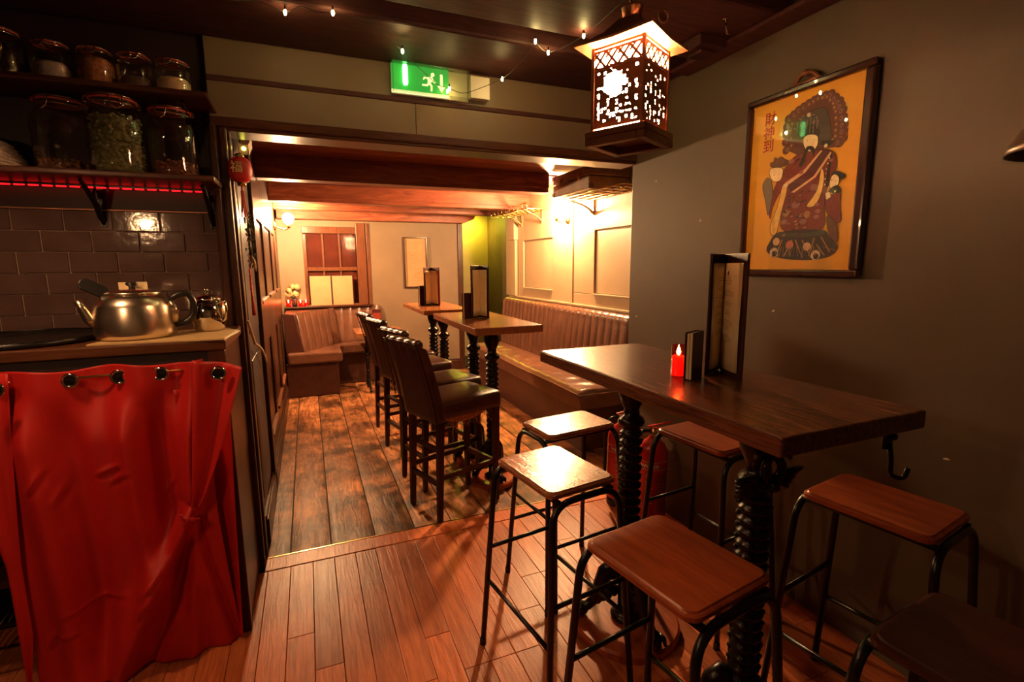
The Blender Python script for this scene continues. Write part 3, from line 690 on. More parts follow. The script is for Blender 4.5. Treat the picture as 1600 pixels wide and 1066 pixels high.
make_stool('worn scratched wooden stool in front, catching a bright lamp reflection on its seat', .718, 1.392, 8, .745, .262, .335, M_SEATS)
make_stool('worn wooden stool turned sideways at the far end of the long table', 1.005, 1.815, 97, .735, .235, .345, M_SEATS, .05, .035)
make_stool('red-brown wooden stool at the near left side of the long table', .738, .830, 9, .745, .268, .325, M_SEATR)
make_stool('red-brown stool between the long table and fire extinguishers, half under the tabletop', 1.452, 1.455, 6, .735, .26, .33, M_SEATR)
make_stool('red-brown stool behind the bag hook against the green wall', 1.466, .815, 9, .742, .262, .32, M_SEATR)
make_stool('wooden stool at the near end of the long table, shade painted into its seat', 1.045, .352, 6, .745, .27, .33, M_SEATSHADE)

# ------------------------------------------------------------------ leather bar chairs
def make_chair(label, torn=False):
    t = thing('bar_chair', label, 'chair', (0, 0, 0), 0, 'high-backed leather bar chairs')
    w = .355; sd = .44; zs = .685
    mb = MB(); ringsx = []
    # cushion: rounded box loft along z
    def rr(ins, zz, puff=0): return [(x+sd/2-.02, y, zz+puff*(1-(abs(y)/(w/2))**2)*(1-((x)/(sd/2))**2)) for x, y in rrect(sd-ins*2, w-ins*2, .035)]
    lv = [rr(.006, zs-.095), rr(0, zs-.085), rr(0, zs-.02), rr(.006, zs-.006), rr(.02, zs), rr(.06, zs+.006), rr(.12, zs+.010)]
    n = len(lv[0]); vs = [p for l_ in lv for p in l_]; fs = []
    for i in range(len(lv)-1):
        for k in range(n): fs.append((i*n+k, i*n+(k+1) % n, (i+1)*n+(k+1) % n, (i+1)*n+k))
    fs += [tuple(range(n-1, -1, -1)), tuple((len(lv)-1)*n+k for k in range(n))]
    obj('seat', MB().add(vs, fs, 0, True), M_LEATHER, t)
    bk = MB(); nz = 16; ny = 12; thick = .075
    def prof(s):                                         # s 0..1 up the back: rear x, z
        return (-.045-.105*s**1.35, .575+.445*s)
    vs = []; fs = []; per = []
    for i in range(nz+1):
        s = i/nz; x, z = prof(s); k = 1-.06*s
        rnd = 1 if s < .93 else math.sqrt(max(0, 1-((s-.93)/.07)**2))
        hw = w/2*k-.002; ring = []
        th = thick*(.45+.55*rnd)
        for y, xx in [(yy, 0) for yy in [(-1+2*j/ny) for j in range(ny+1)]]: ring.append((x+.012*(abs(y)**6)-(.004*math.cos(y*PI*4)*(s > .85)), y*hw, z))
        for j in range(ny+1): y = 1-2*j/ny; ring.append((x+th-.012*(abs(y)**6)-.012*(1-y*y)*s, y*hw, z-.012*s))
        vs += ring; per.append(len(ring))
    n = per[0]
    for i in range(nz):
        for k in range(n): fs.append((i*n+k, (i+1)*n+k, (i+1)*n+(k+1) % n, i*n+(k+1) % n))
    fs += [tuple(range(n)), tuple(nz*n+k for k in range(n-1, -1, -1))]
    bk.add(vs, fs, 0, True)
    b = obj('backrest', bk, M_LEATHER, t, .006)
    x, z = prof(1)
    rl = MB(); m_ = 28
    rl.tube([(x+.030+.001*math.cos(i/m_*PI*9), (-1+2*i/m_)*(w/2*.93), z-.012+.0012*math.cos(i/m_*PI*8)) for i in range(m_+1)], [.016]+[.026+.0012*math.cos(i/m_*PI*8) for i in range(1, m_)]+[.016], 12)
    obj('top_roll', rl, M_LEATHER, b)
    for s_ in (1, -1): obj('piping', MB().tube([(prof(i/10)[0]-.002, s_*(w/2*(1-.06*i/10)-.004), prof(i/10)[1]) for i in range(11)], .004, 6), M_LEATHER, b)
    for fx, nm in ((0, 'back'), (sd-.055, 'front')):
        for s_ in (1, -1):
            k = 1 if nm == 'back' else 0
            dx = -.0 if nm == 'front' else -.02
            mb = MB(); y = s_*(w/2-.032); a = .017; z1 = zs-.09
            q = [(fx+dx-a*.8, y-a*.8, 0), (fx+dx+a*.8, y-a*.8, 0), (fx+dx+a*.8, y+a*.8, 0), (fx+dx-a*.8, y+a*.8, 0), (fx-a*1.15, y-a*1.1, z1), (fx+a*1.15, y-a*1.1, z1), (fx+a*1.15, y+a*1.1, z1), (fx-a*1.15, y+a*1.1, z1)]
            mb.add(q, [(3,2,1,0),(4,5,6,7),(0,1,5,4),(1,2,6,5),(2,3,7,6),(3,0,4,7)])
            obj('leg', mb, M_LEGS, t, .003)
    y = w/2-.032
    for s_ in (1, -1):
        obj('stretcher', MB().box(.005, sd-.065, s_*y-.009, s_*y+.009, .24, .268), M_LEGS, t, .002)
    obj('footrest', MB().box(sd-.066, sd-.044, -y+.01, y-.01, .225, .258), M_LEGS, t, .002)
    obj('stretcher', MB().box(-.022, -.004, -y+.01, y-.01, .20, .23), M_LEGS, t, .002)
    obj('stretcher', MB().box(-.018, 0, -y+.01, y-.01, .40, .425), M_LEGS, t, .002)
    if torn:
        rg = random.Random(5); mb = MB()
        def sag(u, v): return (.03+u*(sd-.10), (-.5+v)*(w-.05), zs-.097-.078*math.sin(PI*u)**.8*max(0, math.sin(PI*v))**.4)
        mb.grid(sag, 12, 10)
        for i in range(90):
            xx = rg.uniform(.03, sd-.06); yy = rg.choice((-1, -1, 1))*(w/2-rg.uniform(.02, .05)); z0 = zs-.10; l_ = rg.uniform(.02, .09)
            mb.tube([(xx, yy, z0), (xx+rg.uniform(-.02, .02), yy+rg.uniform(-.01, .01), z0-l_*.6), (xx+rg.uniform(-.03, .03), yy+rg.uniform(-.02, .02), z0-l_)], .0011, 4)
        obj('torn_lining', mb, M_HESSIAN, t, label='frayed brown hessian hanging under the seat', stuff=True)
    return t
rzc = math.radians(19)
c2 = make_chair('high-backed dark leather bar chair, second from the front')
c1 = make_chair('nearest high-backed leather bar chair, torn lining hanging under its seat', True)
c1.location = (.565, 2.66, 0); c1.rotation_euler.z = rzc
c2.location = (.582, 3.075, 0); c2.rotation_euler.z = math.radians(16)
dup(c2, (.555, 3.70, 0), math.radians(14), 'high-backed dark leather bar chair, third from the front')
dup(c2, (.535, 4.205, 0), math.radians(9), 'high-backed dark leather bar chair furthest back')

# ------------------------------------------------------------------ leather bench along the right wall
be = thing('leather_bench', 'long brown leather bench with fluted back under the painted panelling', 'bench', (1.82, 4.5, 0))
X0, Y0, Y1, ZS = 0, -1.40, 1.15, .47
obj('base', MB().box(.03, .47, Y0+.03, Y1, 0, ZS-.13), M_LEATHER, be, .006)
def cushion(u, v):
    x = -.0+.36*u; y = Y0+(Y1-Y0)*v
    e = min(u, .999); z = ZS-.03*max(0, 1-u/.10)**2+.012*math.sin(PI*min(1, u))
    z += (.006*math.sin(y*26+math.sin(u*9+y*3)*1.5)+.004*math.sin(y*61+u*13))*math.sin(PI*u)-.055*max(0, 1-v/.016)**2
    return (x+.006*math.sin(y*5), y, z)
mb = MB().grid(cushion, 22, 120)
mb.box(.003, .36, Y0+.006, Y1, ZS-.14, ZS-.028)
obj('seat_cushion', mb, M_BENCH, be, 0)
obj('front_piping', MB().tube([(-.002+.006*math.sin((Y0+(Y1-Y0)*i/20)*5), Y0+(Y1-Y0)*i/20, ZS-.03) for i in range(21)], .006, 6).tube([(0, Y0+.004, ZS-.03), (.36, Y0+.004, ZS-.03)], .006, 6), M_BENCH, be)
def fluted(y0, y1, zb, zt, xb, xt, pitch):
    def fn(u, v):
        y = y0+(y1-y0)*u; ph = (y-y0)/pitch; ch = abs(math.sin(PI*ph))**.55
        if v < .8: s = v/.8; x = xb+(xt-xb)*s; z = zb+(zt-.04-zb)*s; x -= .016*ch*(.6+.4*math.sin(PI*s))
        else:
            a = (v-.8)/.2*PI*.5; x = xt+.055*(1-math.cos(a))-.013*ch*math.cos(a); z = zt-.04+.04*math.sin(a)+.004*ch*math.sin(a)
        return (x, y, z)
    return fn
mb = MB().grid(fluted(Y0, Y1+.02, ZS-.02, 1.02, .37, .415, .105), 260, 22)
mb.box(.41, .475, Y0, Y1+.02, .05, .975)
obj('backrest', mb, M_BENCH, be)
obj('backrest_end', MB().prism([(.36, ZS-.02), (.47, ZS-.02), (.47, 1.01), (.44, 1.015), (.395, .98)], Y1+.012, Y1+.03, 0, Matrix(((1,0,0,0),(0,0,1,0),(0,1,0,0),(0,0,0,1)))), M_BENCH, be, .004)

# ------------------------------------------------------------------ corner booth under the window
bo = thing('corner_booth', 'dark leather corner booth with fluted back under the window', 'bench', (0, 6.0, 0))
obj('base', MB().prism([(-.27, -.28), (.26, -.28), (.26, .20), (.76, .20), (.76, .44), (-.27, .44)], 0, .37), M_LEATHER, bo, .006)
obj('seat_cushion', MB().prism([(-.25, -.33), (.29, -.34), (.305, -.30), (.30, .09), (.34, .13), (.80, .13), (.80, .40), (-.25, .40)], .37, .49), M_BENCH, bo, .022)
def flut2(a, b, zb, zt, pitch, lean, nrm, th=.03):
    a = Vector(a); b = Vector(b); Ln = (b-a).length; d = (b-a)/Ln; nv = Vector(nrm)
    def fn(u, v):
        p = a+d*(Ln*u); ch = abs(math.sin(PI*Ln*u/pitch))**.55
        z = zb+(zt-zb)*v; o = lean*(1-v)+th*.5*ch*(1-max(0, (v-.85)/.15)**2)
        return (p.x+nv.x*o, p.y+nv.y*o, z)
    return fn
mb = MB().grid(flut2((-.14, -.22), (.27, .34), .47, .915, .115, .07, (.8, -.58)), 90, 14)
mb.prism([(-.14, -.22), (.27, .34), (.27, .43), (-.26, .43), (-.26, -.22)], .47, .90)
obj('backrest', mb, M_BENCH, bo, .006)
obj('backrest_end', MB().prism([(-.265, .40), (-.05, .40), (-.09, .56), (-.15, .90), (-.265, .92)], -.262, -.218, 0, Matrix(((1,0,0,0),(0,0,1,0),(0,1,0,0),(0,0,0,1)))), M_LEATHER, bo, .010)
mb = MB().grid(flut2((.27, .40), (.82, .40), .47, .925, .105, .06, (0, -1)), 90, 14)
mb.box(.25, .82, .40, .44, .3, .925)
obj('backrest', mb, M_BENCH, bo, .006)
st_ = thing('low_table', 'small square wooden table on ornate iron legs beside the corner booth', 'table', (.70, 5.80, 0))
obj('tabletop', MB().box(-.245, .28, -.27, .27, .655, .685), M_TOPMID, st_, .004)
for x in (-.12, .17):
    mb = MB().lathe([(.02, .02), (.018, .1), (.024, .14), (.016, .2), (.024, .3), (.015, .4), (.026, .46), (.016, .52), (.022, .6), (.05, .655)], 12, (x, 0, 0))
    for s_ in (1, -1): mb.tube([(x, 0, .13), (x, s_*.1, .10), (x, s_*.19, .03), (x, s_*.22, .016)], [.016, .015, .012, .014], 8)
    for k in range(8): mb.ball((x, 0, .16+k*.05), .024, 8)
    obj('leg', mb, M_IRON, st_)
obj('stretcher', MB().tube([(-.12, 0, .42), (.17, 0, .42)], .014, 8), M_IRON, st_)

# ------------------------------------------------------------------ carved lantern on a chain
LX, LY = .923, 1.308
ln = thing('carved_lantern', 'glowing carved square lantern with flared roof hanging by a chain over the tables', 'lantern', (LX, LY, 1.751), math.radians(27.3))
a = .079; Z0, Z1 = .055, .275
M_SHADE = glow('lantern_paper', (1, .60, .28), E_LANTERN)
M_BULB = glow('lantern_bulb', (1, .66, .30), 160)
M_EAVE = plain('lantern_roof', (.26, .105, .045), .5, .2, var=.2)
b = MB()
b.box(-.097, .097, -.097, .097, .028, .048)
for x0, x1, y0, y1 in ((-.097, .097, -.097, -.072), (-.097, .097, .072, .097), (-.097, -.072, -.072, .072), (.072, .097, -.072, .072)): b.box(x0, x1, y0, y1, .006, .028)
obj('base', b, M_LANTWOOD, ln, .003)
for sx in (1, -1):
    for sy in (1, -1): obj('corner_post', MB().box(sx*a-.005, sx*a+.005, sy*a-.005, sy*a+.005, .048, Z1+.004), M_COPPER, ln, .001)
def lattice(seed, hole, much=1):
    rg = random.Random(seed); nx, nz = 15, 27; w = 2*a-.008; h = Z1-Z0
    P = {}
    for i in range(nx+1):
        for j in range(nz+1):
            jx = rg.uniform(-.0032, .0032) if 0 < i < nx else 0; jz = rg.uniform(-.0030, .0030) if 0 < j < nz else 0
            P[i, j] = (-w/2+w*i/nx+jx, Z0+h*j/nz+jz)
    mb = MB(); vs = []; fs = []; zt = Z1-.056
    for i in range(nx):
        for j in range(nz):
            cx = (P[i, j][0]+P[i+1, j+1][0])/2; cz = (P[i, j][1]+P[i+1, j+1][1])/2
            if cz > zt+.004: continue
            if hole and math.hypot(cx+.012, cz-(Z1-.105)) < .035: continue
            edge = i in (0, nx-1) or j == 0
            colr = (i % 3 == 1) and (j % 3 != 0) and (3 < j < 19)
            op = (not edge) and ((colr and rg.random() < .7*much) or rg.random() < (.20 if (i+j) % 2 else .05)*much)
            op = op or (not edge and j < 7 and rg.random() < .25*much)
            q = [P[i, j], P[i+1, j], P[i+1, j+1], P[i, j+1]]
            if op:                                       # an opening: a narrow rim only
                mx, mz = sum(p[0] for p in q)/4, sum(p[1] for p in q)/4
                inn = [(mx+(x-mx)*.66, mz+(z-mz)*.66) for x, z in q]; o = len(vs)
                vs += [(x, 0, z) for x, z in q+inn]
                for k in range(4): fs.append((o+k, o+(k+1) % 4, o+4+(k+1) % 4, o+4+k))
            else:
                o = len(vs); vs += [(x, 0, z) for x, z in q]; fs.append((o, o+1, o+2, o+3))
    mb.add(vs, fs)
    def strip(p, q, wd=.0065): mb.bar((p[0], -.001, p[1]), (q[0], -.001, q[1]), wd, .002, 0, (0, 1, 0))
    n = 4
    for k in range(n):
        x0 = -w/2+w*k/n; x1 = x0+w/n
        strip((x0, zt), (x1, Z1-.012)); strip((x0, Z1-.012), (x1, zt)); strip((x0, (zt+Z1)/2), ((x0+x1)/2, Z1-.010), .005)
    for z in (zt, Z1-.010, Z1): strip((-w/2, z), (w/2, z), .006)
    return mb
for k in range(4):
    an = k*PI/2; M = Matrix.Rotation(an, 4, 'Z')
    hole = k == 3
    p = obj('fretwork_panel', lattice(11+k, hole, .7 if k == 0 else 1), M_COPPER, ln, 0, None, .0016)
    p.rotation_euler.z = an; p.location = M @ Vector((0, -a, 0))
    sh = MB()
    if hole:                                             # the paper has a round opening before the bulb
        N = 28; cx, cz = -.012, Z1-.105; out = []
        w = a-.006
        for i in range(N):
            t = 2*PI*i/N; c, s = math.cos(t), math.sin(t)
            kk = min((w-cx)/c if c > 1e-6 else 9, (-w-cx)/c if c < -1e-6 else 9, (Z1-cz)/s if s > 1e-6 else 9, (Z0-cz)/s if s < -1e-6 else 9)
            out.append((cx+c*kk, cz+s*kk))
        vs = [(cx+.036*math.cos(2*PI*i/N), .004, cz+.036*math.sin(2*PI*i/N)) for i in range(N)]+[(x, .004, z) for x, z in out]
        sh.add(vs, [(i, (i+1) % N, N+(i+1) % N, N+i) for i in range(N)])
    else: sh.add([(-a+.006, .004, Z0), (a-.006, .004, Z0), (a-.006, .004, Z1), (-a+.006, .004, Z1)], [(0, 1, 2, 3)])
    s_ = obj('paper_lining', sh, M_SHADE, ln, 0, None, .001); s_.rotation_euler.z = an; s_.location = p.location
obj('bulb', MB().ball((-.048, .006, Z1-.105), .024, 16), M_BULB, ln)
obj('lamp_holder', MB().tube([(-.02, 0, Z1-.01), (-.035, .003, Z1-.05), (-.045, .006, Z1-.078)], .012, 8), M_COPPER, ln)
def roof():
    mb = MB(); e = .118; vs = []; fs = []
    lv = [(e+.004, Z1+.004, .006), (e*.82, Z1+.018, .003), (e*.5, Z1+.048, 0), (.026, Z1+.086, 0)]
    for s, z, up in lv:
        for x, y in ((-1, -1), (0, -1), (1, -1), (1, 0), (1, 1), (0, 1), (-1, 1), (-1, 0)): vs.append((x*s, y*s, z+(up if x and y else 0)))
    for i in range(len(lv)-1):
        for k in range(8): fs.append((i*8+k, i*8+(k+1) % 8, (i+1)*8+(k+1) % 8, (i+1)*8+k))
    return mb.add(vs, fs)
obj('roof', roof(), M_EAVE, ln, 0, None, .006)
obj('hub', MB().lathe([(.030, Z1+.070), (.026, Z1+.078), (.030, Z1+.115), (.032, Z1+.118), (1e-4, Z1+.118)], 16), M_COPPER, ln)
zz = Z1+.112; top = 2.345-1.751; i = 0
lk = None
while zz < top-.02:
    path = [(.009*math.cos(t), 0, .017*math.sin(t)) for t in [2*PI*k/14 for k in range(14)]]
    if lk is None: lk = obj('chain_link', MB().tube(path, .0026, 6, True), M_BRASS, ln, loc=(0, 0, zz+.012))
    else: c = copy_of(lk, ln, (0, 0, zz+.012)); c.rotation_euler.z = (i % 2)*PI/2
    zz += .026; i += 1
obj('ceiling_rose', MB().lathe([(.008, top-.022), (.035, top-.012), (.04, top)], 16), M_COPPER, ln)

# ------------------------------------------------------------------ wall lamps and the kitchen pendant
def sconce(name, label, loc, nx, power, r):
    t = thing(name, label, 'lamp', loc)                  # nx: direction out of the wall (x)
    M = Matrix.Rotation(PI/2*nx, 4, 'Y')
    d = .12 if nx < 0 else .135
    obj('backplate', MB().lathe([(.045, 0), (.045, .010), (.030, .018), (1e-4, .018)], 20, (-nx*d, 0, -.05), 0, True, M), M_BRASS, t)
    obj('arm', MB().tube(bez((-nx*d, 0, -.05), (-nx*.02, 0, -.11), (0, 0, -.058), 8), .007, 8), M_BRASS, t)
    obj('lamp_holder', MB().lathe([(.012, -.07), (.018, -.055), (.018, -.034), (.014, -.030)], 14), M_BRASS, t)
    g = glow(name+'_glow', WARM, power)
    obj('bulb', MB().lathe([(.012, -.036), (.016, -.028), (r*.75, -.012), (r, .022), (r*.86, .052), (r*.5, .072), (1e-4, .078)], 22), g, t)
sconce('wall_lamp', 'bare glowing wall lamp on the pale panelling under the luggage rack', (2.18, 4.19, 1.88), -1, E_SCONCE_RIGHT, .052)
sconce('wall_lamp', 'bare glowing wall lamp on the left wall near the corner booth', (-.14, 5.50, 1.86), 1, E_SCONCE_LEFT, .052)
pl = thing('kitchen_pendant', 'metal pendant lamp over the kitchen side that lights the curtain', 'lamp', (-.92, 1.60, 1.93))
obj('shade', MB().lathe([(.13, .012), (.126, .03), (.10, .10), (.06, .15), (.025, .165), (.02, .20)], 28, cap=False), M_BLACK, pl, 0, None, .002)
obj('bulb', MB().ball((0, 0, .070), .034, 16), glow('kitchen_glow', AMBER, E_KITCHEN), pl)
obj('cord', MB().tube([(0, 0, .19), (0, 0, .56)], .004, 6), M_BLACK, pl)
pb = thing('bar_lamp', 'small shaded lamp on a cord over the bar side, nearer than the kitchen pendant', 'lamp', (-1.07, .58, 1.73))
obj('bulb', MB().ball((0, 0, .0), .036, 16), glow('bar_glow', AMBER, E_BAR), pb)
obj('lamp_holder', MB().lathe([(.014, .03), (.02, .04), (.02, .085), (.006, .095)], 14), M_BRASS, pb)
obj('shade', MB().lathe([(.12, .012), (.115, .03), (.09, .075), (.05, .105), (.02, .112)], 28, cap=False), M_BLACK, pb, 0, None, .002)
obj('cord', MB().tube([(0, 0, .09), (0, 0, .615)], .004, 6), M_BLACK, pb)
pu = thing('pendant_shade', 'dark unlit metal lampshade at the right edge above the table end', 'lamp', (1.265, .425, 1.60))
obj('shade', MB().lathe([(.125, 0), (.122, .012), (.105, .045), (.06, .085), (.03, .10), (.022, .13)], 30, cap=False), plain('dull_bronze', (.10, .05, .035), .35, .6), pu, 0, None, .002)
obj('bulb', MB().ball((0, 0, .05), .028, 12), M_WHITE, pu)
obj('cord', MB().tube([(0, 0, .12), (0, 0, .745)], .004, 6), M_BLACK, pu)
# lamp in the alcove (green-yellow wash)
al = thing('alcove_lamp', 'hidden green-yellow lamp washing the top of the alcove wall', 'lamp', (2.30, 7.16, 2.10))
obj('body', MB().lathe([(.04, .03), (.045, .05), (.045, .12), (.02, .14)], 18), M_BLACK, al)
obj('bulb', MB().lathe([(1e-4, .02), (.036, .022), (.036, .032)], 18), glow('alcove_glow', (1, .88, .06), 420), al)

# ------------------------------------------------------------------ fairy lights along the beams
sl = thing('string_lights', 'string of tiny warm fairy lights looping along the dark ceiling beams', 'lights', (.6, 2.1, 2.33))
B = [(-.012, 2.10, 2.318), (.148, 2.05, 2.322), (.424, 2.2, 2.288), (.679, 2.41, 2.238), (.905, 2.30, 2.274), (.936, 2.0, 2.326), (1.03, 2.07, 2.322), (1.098, 1.886, 2.326)]
def rel(p): return (p[0]-.6, p[1]-2.1, p[2]-2.33)
pts = [(-.3, 2.05, 2.338), (-.2, 2.08, 2.318), (-.10, 2.1, 2.338)]+[B[0], (.04, 2.08, 2.336), (.10, 2.06, 2.318), B[1], (.22, 2.08, 2.330), (.29, 2.10, 2.334), (.35, 2.15, 2.310), B[2], (.50, 2.27, 2.262), (.56, 2.35, 2.262), (.62, 2.40, 2.244), B[3], (.75, 2.42, 2.228), (.83, 2.38, 2.25), B[4], (.93, 2.22, 2.290), (.95, 2.12, 2.316), (.955, 2.04, 2.335), B[5], (.98, 2.05, 2.328), B[6], (1.07, 1.99, 2.320), B[7], (1.11, 1.80, 2.335), (1.10, 1.60, 2.338), (1.05, 1.45, 2.336)]
sm = []
for i in range(len(pts)-1):
    p0, p1, p2, p3 = [Vector(pts[max(0, min(len(pts)-1, i+k))]) for k in (-1, 0, 1, 2)]
    for k in range(4):
        t = k/4; sm.append(.5*((2*p1)+(-p0+p2)*t+(2*p0-5*p1+4*p2-p3)*t*t+(-p0+3*p1-3*p2+p3)*t**3))
obj('wire', MB().tube([rel(p) for p in sm], .0016, 5), plain('dark_green_wire', (.03, .022, .012), .5), sl)
M_FAIRY = glow('fairy_bulb', (1, .72, .25), 160)
bl = obj('bulb', MB().lathe([(.0015, .008), (.0045, .004), (.005, -.004), (.003, -.010), (1e-4, -.012)], 8), M_FAIRY, sl, loc=rel(B[0]))
for p in B[1:]: copy_of(bl, sl, rel(p))
sk = obj('socket', MB().lathe([(.003, .006), (.004, .010), (.003, .020), (.0015, .022)], 8), M_BLACK, sl, loc=rel(B[0]))
for p in B[1:]: copy_of(sk, sl, rel(p))

# ------------------------------------------------------------------ fire exit sign
ex = thing('exit_sign', 'green illuminated running man exit sign on the header above the opening', 'sign', (.605, 2.484, 2.272))
obj('housing', MB().box(-.188, .188, -.012, 0, -.066, .066), M_WHITE, ex, .004)
obj('cover', MB().box(-.186, .186, -.058, -.054, -.062, .062).box(-.186, .186, -.056, -.012, -.064, -.061).box(-.186, -.182, -.056, -.012, -.062, .062).box(.182, .186, -.056, -.012, -.062, .062).box(-.186, .186, -.056, -.012, .061, .064), M_CLEAR, ex)
M_SIGN = glow('exit_green', (.02, .26, .035), .6); M_SIGNW = glow('exit_white', (.75, .72, .35), .8)
obj('sign_face', MB().box(-.186, .085, -.022, -.014, -.050, .064), M_SIGN, ex)
obj('border', MB().box(-.186, .085, -.024, -.013, -.062, -.050), M_SIGNW, ex)
obj('lamp', MB().lathe([(1e-4, -.045), (.010, -.042), (.013, -.03), (.013, .03), (.010, .045), (1e-4, .047)], 14, (-.125, -.036, .012)), glow('exit_lamp', (.25, 1, .32), 2.6), ex)
F_ = Matrix(((1,0,0,0),(0,0,-1,-.022),(0,1,0,0),(0,0,0,1)))
def flat(mb, poly, d=.0015): mb.prism(poly, 0, d, 0, F_)
mb = MB()
flat(mb, [(.008+.009*math.cos(k*PI/6), .034+.009*math.sin(k*PI/6)) for k in range(12)])
for pl_ in ([(-.018, .022), (.004, .026), (.010, .012), (-.006, -.008), (-.016, .0)], [(-.016, .018), (-.034, .022), (-.040, .008), (-.034, .007), (-.030, .014), (-.014, .012)],
    [(.004, .022), (.014, .006), (.024, .002), (.022, -.004), (.010, .0), (.002, .010)], [(-.006, -.002), (.006, -.016), (.004, -.040), (-.004, -.040), (-.003, -.018), (-.012, -.010)],
    [(-.014, .002), (-.022, -.012), (-.044, -.012), (-.044, -.020), (-.018, -.020), (-.006, -.006)]): flat(mb, pl_)
obj('running_figure', mb, M_SIGNW, ex)
mb = MB(); flat(mb, [(.044, .040), (.056, .040), (.056, -.012), (.070, -.012), (.050, -.040), (.030, -.012), (.044, -.012)])
obj('arrow', mb, M_SIGNW, ex)
obj('junction_box', MB().box(.19, .292, -.034, 0, -.050, .052).box(.22, .225, -.036, -.03, -.03, -.022), M_WHITE, ex, .004)

